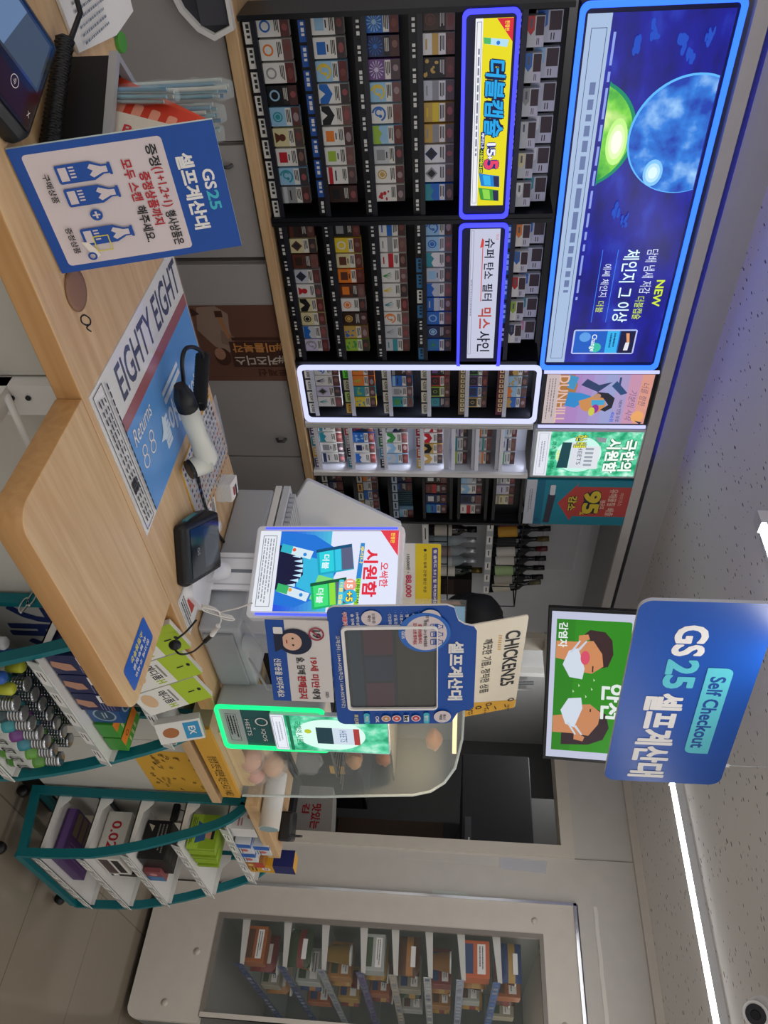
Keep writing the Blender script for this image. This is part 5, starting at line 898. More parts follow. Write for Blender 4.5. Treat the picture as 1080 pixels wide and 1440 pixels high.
for i, (px, py, yy, r, lab) in enumerate([(352, 1066, 1.01, .048, 'pinkish bread roll in clear plastic, lower left in the chicken case'), (360, 1086, 1.005, .042, 'pinkish bread roll in clear plastic, lower right in the chicken case'), (384, 1074, 1.02, .048, 'bread roll in clear plastic lying on the other rolls'), (372, 1054, 1.05, .045, 'pale bread roll in clear plastic beside the green neon edge')]):
    c_ = PY(px, py, yy); x, y, z = c_; z = max(z, .89); q = thing('bread_roll', lab, 'bread roll', (x, y, z-.04), 'bread rolls in the case'); b = MB(); b.blob((x, y, z), (r, r*.8, r*.7), mat(['#d8a088', '#d99a8c', '#d9ac8a', '#dcc09a'][i], .5), 14, 10, .04); b.build('roll', q); b = MB(); b.blob((x, y, z+.004), (r*1.15, r*.95, r*.88), glass('#fff2e0', .2, .06), 14, 9, .1); b.build('clear_wrapper', q)
for i, (px, py, yy, lab) in enumerate([(545, 1045, 1.15, 'piece of fried chicken on the left of the upper case shelf'), (540, 1062, 1.17, 'piece of fried chicken in the middle of the upper case shelf'), (610, 1040, 1.2, 'piece of fried chicken high up in the case'), (500, 1050, 1.18, 'piece of fried chicken on the lower case shelf'), (498, 1066, 1.16, 'small fried piece on the lower case shelf')]):
    x, y, z = PY(px, py, yy); b = MB(); b.blob((x, y, z), (.045, .035, .028), mat(['#8a4a20', '#94552a', '#a8682e', '#7a3f1c', '#b88a5a'][i], .5), 14, 9, .12); tag(b.build('fried_chicken'), lab, 'fried chicken', 'fried chicken in the case')
q = thing('warming_rack', 'dark slatted warming rack inside the chicken case', 'rack', (2.2, 1.25, .95)); b = MB(); b.box((2.0, 1.28, .90), (2.33, 1.36, 1.36), mat('#232526', .35, .4)); b.build('rack_body', q)
for z in (1.02, 1.13, 1.24): b = MB(); b.box((2.0, 1.15, z), (2.33, 1.28, z+.008), mat('#3c3f40', .3, .6)); [b.box((2.02+.05*k, 1.149, z+.001), (2.05+.05*k, 1.15, z+.007), CHROME) for k in range(6)]; b.build('rack_shelf', q)
for i, (px, py) in enumerate(((458, 1042), (474, 1083))): c_ = PY(px, py, 1.12); fr = FY(c_.x-.028, c_.z-.025, c_.y); b = MB(); b.fbox(fr, 0, 0, .056, .05, -.002, .0, mat('#c99a3a', .5)); b.fbox(fr, .01, .03, .045, .036, 0, .0005, INK); tag(b.build('price_card'), ['tan price card hanging left in the chicken case', 'tan price card hanging right in the chicken case'][i], 'price card', 'price cards in the case')
q = thing('plastic_bag', 'crumpled clear plastic bag low in the chicken case behind the rolls', 'bag', (2.25, 1.2, .9)); c_ = PY(425, 1070, 1.18); b = MB(); b.blob(c_, (.08, .04, .07), glass('#e0e4e2', .2, .12), 16, 12, .16); b.build('bag_film', q)
q = thing('serving_tongs', 'dark flat serving tongs lying on the rolls in the chicken case', 'tongs', PY(405, 1068, 1.02)); b = MB(); a_, c_ = PY(392, 1050, 1.03), PY(416, 1092, 1.03); b.tube([a_, c_], .009, mat('#3a3d3c', .3, .7), 6); b.tube([a_+V((0, .03, .006)), c_+V((0, .01, .002))], .007, mat('#3a3d3c', .3, .7), 6); b.build('tongs', q)
t = thing('case_sign', 'cream and yellow sign standing on top of the chicken case', 'sign', (2.11, 1.3, 1.545)); W_, H_ = .571, .177; fr = Fyp((2.115, 1.30, 1.632), 2, 14, W_, H_); b = MB(); b.prism(fr, rr(0, 0, W_, H_, .012), -.004, 0, mat('#e6ddc8', .45)); b.build('board', t); p = Pr(fr, W_, H_); p.pts([(.83, 0), (1, 0), (1, .98), (.90, 1)], mat('#dca52e', .5)); p.text('CHICKEN25', .12, .64, .70, .90, INK, .035); p.text('깨끗한 기름, 정직한 상품', .16, .25, .74, .43, INK, .012)
for k in range(7): p.pts([(.14+.022*k, .52), (.148+.022*k, .52), (.156+.022*k, .58), (.148+.022*k, .58)], mat('#d8a23c', .5))
yellow_pattern(p, .84, .0, 1.0, 1.0, 12); p.pts([(.62, 0), (1, 0), (1, .16), (.7, .16)], mat('#dca52e', .5)) if 0 else None; p.build('print', t)
t = thing('wood_ledge', 'narrow wooden ledge under the yellow lettered strip of the chicken case', 'ledge', (2.18, .98, .72)); b = MB(); b.box((1.955, .95, .735), (2.412, 1.03, .766), WOOD); b.build('board', t, bevel=.002)
t = thing('paper_roll', 'thick white paper roll lying across the end of the worktop and the case', 'paper roll', (2.5, 1.02, .9)); a, c = PZ(390, 1088, .934), PZ(378, 1166, .934); b = MB(); b.tube([a, c], .033, PAPER, 20); b.build('roll', t); b = MB(); b.tube([c-(c-a)*.002, c+(c-a)*.01], .03, mat('#8fa8ac', .5), 18); b.build('core', t)
t = thing('black_clip', 'black clip box lying behind the paper roll on the short worktop', 'clip', (2.70, 1.10, .9)); c_ = PZ(402, 1162, .915); T = Matrix.Translation((c_.x, c_.y, .9)) @ Matrix.Rotation(R_(20), 4, 'Z'); b = MB(); b.box((-.05, -.05, 0), (.05, .05, .045), mat('#16171a', .35), T); b.build('clip_body', t, bevel=.008); b = MB(); b.tube([T @ V((-.05, -.03, .04)), T @ V((-.03, -.03, .07)), T @ V((.03, -.03, .07)), T @ V((.05, -.03, .04))], .004, BLACK, 6); b.build('clip_lever', t)
# ================================================================ TEAL FLOOR RACKS
def shrink(P, d):
    n = len(P); out = []
    ar = sum(P[i][0]*P[(i+1) % n][1]-P[(i+1) % n][0]*P[i][1] for i in range(n)); s = 1 if ar > 0 else -1
    for i in range(n):
        a, b, c = V(P[i-1]), V(P[i]), V(P[(i+1) % n]); e1, e2 = (b-a).normalized(), (c-b).normalized(); n1, n2 = V((-e1.y, e1.x))*s, V((-e2.y, e2.x))*s
        m = (n1+n2); m = m/max(.3, m.length_squared)*2; out.append(tuple(b+m*d))
    return out
RP = [(1.022, .05), (.785, .09), (.786, .16), (.789, .25), (.796, .345), (.813, .43), (.833, .51), (.858, .59), (.885, .668), (.912, .735), (.936, .778), (.962, .807), (.99, .826), (1.022, .838)]
def floor_rack(label, x0, x1, tiers):
    t = thing('floor_rack', label, 'display rack', ((x0+x1)/2, .92, 0), 'teal racks in front of the counter'); RI = shrink(RP, .028)
    for x in (x0, x1-.016):
        b = MB(); b.ring(Fr((x, 0, 0), (0, 1, 0), (0, 0, 1)), RP, RI, 0, .016, TEAL); b.build('side_frame', t)
        for y in (.81, 1.0): c = MB(); c.lathe([(.001, 0), (.018, .0), (.018, .024), (.001, .024)], BLACK, (0, 0, 0), 12, None); c.v = [V((p.z+x-.004, y+p.x, .022+p.y)) for p in c.v]; c.build('caster', t)
    b = MB(); b.box((x0+.016, .787, .075), (x1-.016, .803, .10), TEAL); b.build('front_rail', t)
    b = MB(); b.box((x0+.016, 1.006, .805), (x1-.016, 1.022, .836), TEAL); b.build('top_rail', t)
    b = MB(); b.box((x0+.016, 1.006, .055), (x1-.016, 1.022, .085), TEAL); b.box((x0+.016, 1.012, .27), (x1-.016, 1.02, .31), mat('#1c2a2e', .5)); b.build('back_rail', t)
    for z, yf in tiers:
        b = MB(); b.box((x0+.017, yf, z-.006), (x1-.017, 1.005, z-.002), WHITE); s = b.build('shelf', t)
        for x in (x0+.017, x1-.019):
            b = MB(); b.prism(Fr((x, 0, z), (0, 1, 0), (0, 0, 1)), [(yf, -.006), (1.005, -.006), (1.005, .042), (.985, .042), (.955, .016), (yf, .012)], 0, .002, WHITE); b.build('bracket', s)
        fr = Fr((x0+.017, yf-.004, z-.022), (1, 0, 0), V((0, -.25, 1))); b = MB(); b.fbox(fr, 0, 0, x1-x0-.034, .034, 0, .003, mat('#cfd2ce', .15, spec=.6)); b.build('price_rail', s)
        p = Pr(fr, x1-x0-.034, .034, .0032)
        for k in range(5): u = .06+.19*k; p.rect(u, .12, u+.13, .88, PAPER); p.rect(u+.02, .5, u+.09, .62, INK); p.rect(u+.02, .25, u+.06, .36, INK)
        p.build('price_tag', s)
    return t
floor_rack('teal framed wheeled rack of bottles and plasters, under the self checkout leaf', 1.40, 1.945, [(.74, .912), (.58, .856), (.33, .80), (.14, .79)])
floor_rack('teal framed wheeled rack with half empty white shelves, near the fridge', 2.522, 3.08, [(.155, .795), (.305, .80), (.45, .818), (.612, .86), (.762, .92)])
def carton(label, x, y, z, w, d, h, c, draw=None, rot=0., tilt=0., name='product_box', cat='box', group=None, lean=0.):
    t = thing(name, label, cat, (x, y, z), group); T = Matrix.Translation((x, y, z)) @ Matrix.Rotation(R_(rot), 4, 'Z') @ Matrix.Rotation(R_(tilt), 4, 'X') @ Matrix.Rotation(R_(lean), 4, 'Y'); b = MB(); b.box((-w/2, -d/2, 0), (w/2, d/2, h), mat(c, .4), T); b.build('carton', t, bevel=.001); R3 = T.to_3x3()
    fs = {'f': Fr(T @ V((-w/2, -d/2, 0)), R3 @ V((1, 0, 0)), R3 @ V((0, 0, 1))), 't': Fr(T @ V((-w/2, -d/2, h)), R3 @ V((1, 0, 0)), R3 @ V((0, 1, 0))), 'l': Fr(T @ V((-w/2, d/2, 0)), R3 @ V((0, -1, 0)), R3 @ V((0, 0, 1)))}
    if draw:
        q = None
        for k, fn in draw.items():
            W_, H_ = {'f': (w, h), 't': (w, d), 'l': (d, h)}[k]; p = Pr(fs[k], W_, H_, .0004); fn(p); p.build('print', t)
    return t
LM = mat('#a9c32f', .4)
def medi(p):
    p.rect(0, .62, 1, 1, LM); p.rect(0, 0, 1, .62, mat('#e2e0d8', .4)); p.text('메디폼', .14, .36, .72, .5, INK, .03); p.text('H', .76, .36, .9, .49, LM, .05); p.ell(.4, .18, .3, .1, mat('#d8b48c', .5)); p.rect(.15, .53, .7, .56, mat('#8a8a84', .5)); p.ell(.5, .93, .06, .025, INK); p.rect(.48, .76, .52, .86, INK)
for i in range(3): carton(f'white and lime dressing pack, {["leftmost of three, half hidden by the leaf", "middle of the three", "rightmost of the three"][i]}, foam rack top', 1.43+.110*i, .882, .743, .103, .014, .165, '#dedcd2', {'f': medi}, 0, -14, 'dressing_pack', 'plaster pack', 'dressing packs on the top shelf', -13)
def brown_w(p): p.rect(0, 0, 1, 1, mat('#dcdad4', .4)); p.rect(.1, .6, .9, .95, mat('#2f8fc0', .4)); p.ell(.5, .3, .25, .18, mat('#a8683c', .5)); p.text('EX', .3, .7, .7, .85, WH, .03)
carton('small white plaster box with a brown picture, right end of the top shelf', 1.80, .885, .743, .085, .02, .115, '#d8d6d0', {'f': brown_w}, -8, -14, 'plaster_box')
def glove(p): p.rect(0, .55, 1, 1, mat('#232a56', .4)); p.rect(.08, .62, .5, .9, WH); p.rect(.12, .7, .45, .8, mat('#232a56', .4)); p.pts([(.3, .05), (.6, .02), (.8, .25), (.75, .5), (.45, .45)], mat('#b98a72', .5)); p.fine(.5, .6, .95, .95, 5, mat('#8a90b8', .5), .3)
for i, (x, h) in enumerate(((1.47, .115), (1.555, .11), (1.64, .10))): carton(f'navy bandage box with a hand picture, {["leftmost under the leaf", "second from the left", "third from the left"][i]} on the second shelf', x, .925, .583, .08, .1, h, '#232a52', {'f': glove, 't': lambda p: (p.rect(.1, .1, .9, .5, mat('#3a4480', .4)), p.fine(.1, .6, .9, .9, 3, mat('#8a90b8', .5), .3))}, 0, 0, 'bandage_box', 'box', 'bandage boxes on the second shelf')
def tin(p): p.rect(0, 0, 1, 1, mat('#1c4f86', .35)); p.circ(.5, .5, .4, mat('#8fa4b4', .4)); p.circ(.5, .5, .34, mat('#2a4a66', .4)); p.fine(.3, .42, .7, .6, 2, mat('#b8c8d2', .4), .5)
carton('blue box with a round grey emblem on the second shelf of the foam rack', 1.722, .93, .583, .075, .09, .085, '#1c4f86', {'f': tin, 't': tin}, 0, 0)
def grn(p): p.rect(0, 0, .55, 1, mat('#e8842a', .4)); p.rect(.55, 0, 1, 1, mat('#4fa83a', .4)); p.circ(.3, .3, .12, INK); p.circ(.3, .3, .09, mat('#e8842a', .4)); p.fine(.6, .2, .95, .8, 3, mat('#d8e8a0', .4), .4)
for i, x in enumerate((1.80, 1.875)): carton(f'flat green and orange box, {["left", "right"][i]} one of the pair beside the round emblem', x, .93, .583, .068, .10, .05, '#3f8f34', {'t': grn}, 0, 0, 'product_box', 'box', 'green boxes on the second shelf')
# mouthwash bottles with silver caps
SIL = mat('#b9bcc0', .15, .9)
def wash(x, y, cl, capm, lab, h=.14, clear=False):
    z = .332; t = thing('mouthwash_bottle', lab, 'bottle', (x, y, z), 'bottles on the foam rack'); r = .027
    b = MB(); b.lathe([(r*.9, 0), (r, .006), (r, h*.55), (r*.8, h*.66), (r*.5, h*.72), (r*.5, h*.75)], mat(cl, .12, spec=.6) if not clear else glass(cl, .45, .08), (x, y, z), 14); b.build('bottle_body', t)
    c = MB(); 
    if clear: c.lathe([(r*.55, h*.73), (r*.58, h*.96), (r*.4, h), (.001, h)], capm, (x, y, z), 14)
    else:
        P = []
        for k in range(5): zz = h*(.72+.055*k); P += [(r*.66, zz), (r*.72, zz+.003), (r*.72, zz+.006), (r*.62, zz+.008)]
        c.lathe(P+[(r*.55, h), (.001, h)], capm, (x, y, z), 14)
    c.build('cap', t)
    l = MB(); l.lathe([(r*1.01, h*.14), (r*1.012, h*.15), (r*1.012, h*.5), (r*1.01, h*.51)], mat('#c9ccc6', .4) if not clear else mat('#5a6a86', .4), (x, y, z), 14); l.build('paper_label', t)
    p = Pr(Fr((x-r*.55, y-r*1.06, z+h*.22), (1, 0, 0), (0, 0, 1)), r*1.1, h*.22, .0004); p.text('LIST', 0, 0, 1, 1, INK, .03) if not clear else p.rect(.1, .2, .9, .7, mat('#2a4f9a', .4)); p.build('label_print', t)
cols = [('#2f8f98', 'teal'), ('#1f3a3e', 'dark'), ('#2a8a90', 'teal'), ('#6a2f7a', 'purple'), ('#2f7f8c', 'blue green'), ('#5f9a34', 'green'), ('#4f8a2c', 'green')]
for i, (cl, nm) in enumerate(cols):
    for j in range(3): wash(1.585+.049*i+.01*(j % 2), .835+.058*j, cl, SIL, f'{nm} mouthwash bottle with ribbed silver cap, {ORD[i]} column, {["front", "middle", "back"][j]} row')
for i, (cl, cp, nm) in enumerate((('#b9c4cc', '#c9ccd0', 'clear bottle with a pale cap'), ('#a9bcc8', '#2f5fb0', 'clear bottle with a blue cap'), ('#c9cfae', '#b9bf3a', 'clear bottle with a yellow cap'))):
    for j in range(2): wash(1.435+.05*i, .845+.06*j, cl, mat(cp, .35), f'{nm}, {["front", "back"][j]} one at the left of the foam rack', .15, True)
for i, (x, cl, nm) in enumerate(((1.50, '#2f6f4a', 'green'), (1.62, '#c9c4b4', 'cream'), (1.74, '#b03a34', 'red'), (1.86, '#2f8a5a', 'bright green'))): carton(f'{nm} toothpaste box on the lowest shelf of the foam rack', x, .88, .143, .1, .12, .08, ['#2f6f4a', '#c9c4b4', '#b03a34', '#2f8a5a'][i], None, 0, 0, 'toothpaste_box')
t = thing('notice', 'grey and white notice with huge navy letters behind the foam rack bottles', 'notice', (1.62, 1.03, .36)); fr = FY(1.44, .36, 1.0285); b = MB(); b.fbox(fr, 0, 0, .40, .19, -.001, 0, mat('#b4b4b0', .5)); b.build('sheet', t); p = Pr(fr, .40, .19); p.text('개씨!!', .05, .1, .95, .92, mat('#1d2b62', .5), .05); p.build('print', t)
b = MB(); b.prism(FY(1.84, .38, 1.027), [(0, 0), (.20, .05), (.21, .09), (.01, .03)], 0, .001, mat('#b0282e', .5)); tag(b.build('red_ribbon'), 'strip of red ribbon hanging behind the mouthwash bottles', 'ribbon')
t = thing('metal_clip', 'pair of silver snap clips hanging from the top left of the foam rack', 'clip', (1.43, .95, .5))
for k in range(2): b = MB(); fr = FX(.985+.02*k, .505+.012*k, 1.398); b.ring(fr, ell(0, 0, .022, .009, 18), ell(0, 0, .018, .006, 18), 0, .004, CHROME); b.build('snap_hook', t)
# second rack goods
carton('purple and brown display carton of small packs on the lowest shelf', 2.73, .90, .158, .22, .17, .04, '#4a2f63', {'t': lambda p: [p.rect(0, 0, 1, .45, mat('#56356e', .4)), [p.rect(.06+.24*k, .5, .24+.24*k, .95, mat('#7a6a50', .5), .006) for k in range(4)], p.fine(.1, .1, .9, .4, 4, mat('#8a6aa8', .5), .3)], 'l': lambda p: p.rect(0, .2, 1, .8, mat('#6a4a86', .4))})
carton('white display box with red 0.02 on its side, second shelf of rack', 2.70, .905, .308, .15, .16, .085, '#d9d5cc', {'l': lambda p: p.text('0.02', .2, .3, .8, .7, RED, .03), 'f': lambda p: [p.rect(.05, .1, .95, .5, mat('#4a3a3a', .5)), p.rect(.1, .6, .9, .9, INK)], 't': lambda p: [p.rect(.08+.3*k, .05, .3+.3*k, .95, mat('#c4c2bc', .4)) for k in range(3)]})
carton('slim black box leaning on the white 0.02 box', 2.80, .90, .308, .03, .14, .10, '#17181a', {'f': lambda p: p.rect(.2, .1, .8, .3, WH)})
carton('black printed box on the third shelf under the shelf talker', 2.70, .90, .453, .14, .13, .09, '#1b1a1c', {'l': lambda p: [p.fine(.1, .5, .9, .9, 3, mat('#8a8680', .5), .4), p.pts([(.1, .1), (.3, .3), (.15, .35)], mat('#c9bfae', .5))], 't': lambda p: [p.rect(.1+.28*k, .1, .32+.28*k, .9, mat('#3a3836', .4)) for k in range(3)]})
carton('small red and blue patterned box in front of the black box', 2.76, .845, .453, .09, .05, .06, '#8a4a4e', {'f': lambda p: [p.rect(.5, 0, 1, 1, mat('#4a7aa8', .4)), p.circ(.3, .5, .15, mat('#c98a8a', .4))]})
t = thing('shelf_talker', 'black tag hanging on a small chain in the half empty rack', 'tag', (2.62, 1.0, .56)); b = MB(); b.prism(FX(1.0, .545, 2.60), rr(-.01, 0, .05, .024, .004), 0, .012, BLACK); b.build('tag_body', t); b = MB(); b.tube([(2.596, .995, .56), (2.60, .99, .585), (2.60, .995, .61)], .002, DARK, 5); b.build('chain', t)
for i in range(7):
    a = .875+.012*(i % 3); x = 2.62+.028*i; T = 14+3*i; 
    carton(f'lime green sachet standing on the fourth shelf, {ORD[i]} from the left' if i else 'lime sachet printed with a man in blue, leftmost on the fourth shelf', x, .93, .616, .014, .115, .10-.004*i, '#8fae2c', {'l': lambda p: [p.rect(0, .0, 1, .4, mat('#a5c43a', .4)), p.ell(.55, .7, .16, .16, mat('#c99a7c', .5)), p.rect(.38, .78, .72, .88, INK), p.pts([(.2, .25), (.85, .25), (.75, .58), (.35, .58)], mat('#2f5f9a', .5)), p.fine(.1, .05, .9, .22, 3, INK, .4)]} if i == 0 else {'l': lambda p: p.rect(.1, .2, .9, .8, mat('#a5c43a', .4))}, -6*(i % 3), 0, 'sachet', 'sachet', 'lime sachets on the fourth shelf')
carton('white bandage box with a portrait, left end of the half empty rack top', 2.60, .965, .766, .07, .075, .085, '#dcdad6', {'l': lambda p: [p.ell(.4, .75, .14, .15, mat('#b98a78', .5)), p.rect(.25, .82, .55, .95, RED), p.fine(.5, .25, .9, .5, 2, mat('#c0707a', .4), .5)]})
for i, (x, y, z) in enumerate(((2.70, .955, .766), (2.79, .955, .766), (2.74, .965, .822))): carton(['white and blue wipes box, left of two on the top shelf', 'white and blue wipes box, right of two on the top shelf', 'white box with blue edges lying on the two wipes boxes'][i], x, y, z, .085, .09, .055, '#d5d8dc', {'f': lambda p: [p.rect(0, 0, .4, 1, mat('#2f66b8', .4)), p.circ(.65, .5, .14, mat('#c96a6a', .4)), p.fine(.45, .1, .95, .4, 2, INK, .4)], 't': lambda p: [p.rect(.1, 0, .3, 1, mat('#2f66b8', .4)), p.rect(.5, .2, .9, .8, mat('#e6e8ea', .4))]}, 0, 0, 'wipes_box', 'box', 'wipes boxes on the top shelf')
carton('yellow and navy box standing at the right end of the top shelf', 2.93, .95, .766, .075, .06, .17, '#d9a22c', {'f': lambda p: [p.rect(0, .55, 1, 1, mat('#232a66', .4)), p.circ(.5, .38, .22, WH), p.text('270', .36, .33, .64, .43, RED, .03), p.fine(.15, .05, .85, .2, 2, INK, .4)], 'l': lambda p: [p.rect(0, .55, 1, 1, mat('#232a66', .4)), p.circ(.5, .3, .25, WH)]})
carton('small mixed coloured box in front on the top shelf beside the yellow and navy box', 2.86, .93, .766, .05, .04, .07, '#a8703a', {'f': lambda p: [p.rect(0, .5, 1, 1, mat('#c0493a', .4)), p.circ(.5, .3, .2, mat('#e0c070', .4))]})

# ================================================================ DISPLAY FRIDGE
t = thing('display_fridge', 'tall pale refrigerated display case with a side window beside the wall', 'fridge', (4.8, .9, 0)); FW = mat('#d6cec2', .4); fr = Fr((4.08, 0, 0), (0, -1, 0), (0, 0, 1))
lower = rr(-1.2, .03, -.60, .375, .05, 8, (0, 1, 0, 0)); b = MB(); b.prism(fr, lower, -.04, 0, FW, sm=False); b.prism(fr, [(-1.2, .375), (-1.062, .375), (-1.062, 1.955), (-.628, 1.955), (-.628, 2.11), (-1.2, 2.11)], -.04, 0, FW); b.build('side_panel', t)
b = MB(); b.ring(fr, [(-1.066, .371), (-.625, .371), (-.625, 1.957), (-1.066, 1.957)], [(-1.046, .391), (-.645, .391), (-.645, 1.937), (-1.046, 1.937)], -.02, .003, mat('#8a837b', .4)); b.fbox(fr, -.645, .375, -.625, 1.957, -.02, .004, FW); b.build('window_frame', t)
b = MB(); b.fbox(fr, -1.05, .385, -.64, 1.94, -.012, -.008, glass('#dfe8e2', .035, .02)); b.build('window_glass', t)
b = MB(); b.fbox(fr, -1.212, .35, -1.2, 2.125, -.04, .008, CHROME); b.fbox(fr, -1.212, 2.11, -.6, 2.125, -.04, .008, CHROME); b.build('chrome_trim', t)
for y, z in ((.887, .30), (.669, .20), (1.122, 1.92), (.70, 2.03)): b = MB(); b.lathe([(.016, 0), (.016, .003), (.001, .004)], mat('#cfc7bb', .4), (0, 0, 0), 20); b.v = [V((4.08-p.z, y+p.x, z+p.y)) for p in b.v]; b.build('screw_cap', t)
IN = mat('#565b55', .4)
b = MB(); b.box((4.12, 1.09, .03), (5.6, 1.2, 2.11), IN); b.box((4.12, .62, .03), (5.6, 1.09, .37), mat('#7f7d78', .4)); b.box((4.12, .65, 1.97), (5.6, 1.09, 2.11), FW); b.box((5.56, .65, .37), (5.6, 1.09, 1.97), IN); b.box((4.125, 1.075, .38), (4.15, 1.09, 1.97), mat('#9a9d9a', .3)); b.build('cabinet_body', t)
li = bpy.data.lights.new('lamp', 'AREA'); li.shape = 'RECTANGLE'; li.size = 1.2; li.size_y = .04; li.energy = .9; li.color = (1, .93, .82); lo = bpy.data.objects.new('lamp', li); COL.objects.link(lo); lo.parent = t; lo.location = V((4.8, .70, 1.955))-V(t['_w']); lo.rotation_euler = (R_(25), 0, 0)
ZS = [.51, .72, .91, 1.10, 1.255, 1.42, 1.575, 1.745]; SC = ['#22386a', '#263d70', '#9aa0a2', '#574a80', '#b4ab9c', '#c4c6c6', '#a9b4c8', '#4a6fae']
for z, sc in zip(ZS, SC):
    b = MB(); b.box((4.14, .865, z-.008), (5.55, 1.085, z-.002), glass('#d8e4e0', .2, .05)); s = b.build('shelf', t)
    b = MB(); b.prism(Fr((4.135, 0, z), (0, 1, 0), (0, 0, 1)), [(.86, -.004), (1.085, -.03), (1.085, .01), (.86, .016)], 0, .006, mat('#d2d0ca', .4)); b.build('bracket', s)
    p = Pr(Fr((4.135, .858, z-.028), (1, 0, 0), (0, 0, 1)), 1.4, .036); p.fbox(p.fr, 0, 0, 1.4, .036, -.004, 0, mat(sc, .2, spec=.6))
    for k in range(16): p.rect(.01+.06*k, .2, .045+.06*k, .8, mat(random.choice(['#8a90a0', '#5f6a86', sc, sc]), .3)); 
    p.build('price_strip', s)
FOOD = [('#9a5424', 'orange brown'), ('#a8843a', 'yellow'), ('#54331f', 'brown'), ('#98927f', 'cream'), ('#7a2c28', 'red'), ('#37482c', 'green'), ('#a9aca6', 'white'), ('#a06c30', 'amber'), ('#263d6a', 'blue')]
for si, z in enumerate(ZS):
    x = 4.22
    gap = (ZS[si+1] if si < 7 else 1.95)-z
    for k in range(6):
        cl, nm = FOOD[(si*5+k*4+(si*k) % 3) % 9]; w = .10+.02*((k+si) % 3); h = min(gap-.05, .10+.015*((k*2+si) % 3)); y = .97; kind = (si+k) % 3
        where = f'{ORD[k]} from the side window, {ORD[si]} fridge shelf up'
        if si == 6 and k == 0: cl, nm, h, w = '#c05a24', 'orange', .13, .12
        q = None
        if kind == 0:
            q = thing('food_carton', f'{nm} food carton, {where}', 'food pack', (x, y, z), 'packs in the display fridge'); b = MB(); b.box((x-w/2, .88, z), (x+w/2, 1.04, z+h), mat(cl, .35)); b.build('carton', q, bevel=.003)
            p = Pr(Fr((x-w/2, 1.04, z), (0, -1, 0), (0, 0, 1)), .16, h); p.rect(.1, .55, .9, .85, WH); p.fine(.15, .6, .85, .8, 2, INK, .4); p.rect(.1, .1, .9, .4, mat(FOOD[(k+si+2) % 9][0], .4)); p.build('print', q)
        elif kind == 1:
            q = thing('snack_bag', f'{nm} pillow shaped food bag, {where}', 'food pack', (x, y, z), 'packs in the display fridge'); b = MB(); n0 = len(b.v); NX, NZ = 7, 7
            for sgn in (-1, 1):
                for i in range(NX+1):
                    for j in range(NZ+1):
                        u, v = i/NX, j/NZ; bul = (math.sin(math.pi*u)*math.sin(math.pi*v))**.5*.035; b.v.append(V((x+sgn*bul+random.uniform(-.002, .002), .88+.17*u, z+h*v)))
                for i in range(NX):
                    for j in range(NZ): o = n0+(0 if sgn < 0 else (NX+1)*(NZ+1)); a = o+i*(NZ+1)+j; b.face([a, a+1, a+NZ+2, a+NZ+1], mat(cl, .25) if (j not in (3, 4)) else mat(FOOD[(k+si+3) % 9][0], .3), True)
            b.build('bag_body', q); p = Pr(Fr((x-.037, 1.0, z+h*.62), (0, -1, 0), (0, 0, 1)), .09, h*.2); p.rect(0, 0, 1, 1, WH); p.build('print', q)
        else:
            q = thing('food_cup', f'{nm} food cup with a pale lid, {where}', 'food pack', (x, y, z), 'packs in the display fridge'); b = MB(); b.lathe([(.034, 0), (.045, h*.9), (.046, h*.9)], mat(cl, .35), (x, .95, z), 16); b.build('cup_body', q); c = MB(); c.lathe([(.048, h*.9), (.048, h*.97), (.001, h*.98)], mat('#cfd2cc', .3), (x, .95, z), 16); c.build('lid', q)
        x += w+.045
# ================================================================ HANGING THINGS
t = thing('television', 'wall television showing two masked faces on green, hung behind the blue hanging sign', 'television', (3.02, 1.79, 1.9)); W_, H_ = .72, .393; fr = Fyp((3.021, 1.788, 2.109), -35.2, -3.8, W_, H_); b = MB(); b.prism(fr, rr(0, 0, W_, H_, .006), -.035, 0, mat('#121316', .3)); b.build('housing', t, bevel=.003)
p = Pr(fr, W_, H_); ls = lambda h: emi(h, .95)
p.rect(.022, .04, .978, .965, ls('#c3c7de')); p.rect(.07, .095, .93, .90, ls('#2f8a1c'), .01); p.rect(.07, .095, .93, .30, ls('#2b801b'))
def masked(cx, flip, hair, skin):
    f = lambda P: [(cx+(x if not flip else -x), y) for x, y in P]
    p.pts(f([(-.13, .2), (-.12, .5), (-.08, .66), (.0, .72), (.09, .68), (.12, .58), (.1, .5), (.02, .52), (.02, .2)] if flip else [(-.13, .46), (-.12, .62), (-.07, .7), (.02, .72), (.10, .67), (.12, .56), (.09, .5), (.02, .6), (-.04, .5), (-.1, .4)]), ls(hair))
    p.pts(f([(-.05, .10), (.06, .10), (.08, .3), (.14, .34), (.15, .5), (.10, .62), (.02, .6), (-.06, .5), (-.05, .3)]), ls(skin)); p.pts(f([(-.07, .46), (-.10, .44), (-.09, .34), (-.04, .34)]), ls(skin))
    p.pts(f([(.01, .24), (.10, .18), (.18, .26), (.19, .4), (.12, .42), (-.01, .34)]), ls('#d3dcea')); p.pts(f([(.0, .33), (-.06, .42), (-.055, .435), (.005, .36)]), ls('#c9d2e0')); p.pts(f([(.02, .25), (-.06, .35), (-.055, .365), (.02, .28)]), ls('#c9d2e0')); p.rect(*(sorted([cx+(.1 if not flip else -.1), cx+(.12 if not flip else -.12)])[0], .5, sorted([cx+(.1 if not flip else -.1), cx+(.14 if not flip else -.14)])[1], .515), ls('#3a2a26'))
masked(.26, False, '#3a2628', '#cf8a5c'); p.ell(.31, .42, .045, .05, ls('#d8506a')); masked(.76, True, '#34242a', '#c9875c')
p.text('안전', .47, .62, .70, .86, ls('#e4ece8'), .05); p.text('감염자', .09, .12, .25, .22, ls('#e4ece8'), .04)
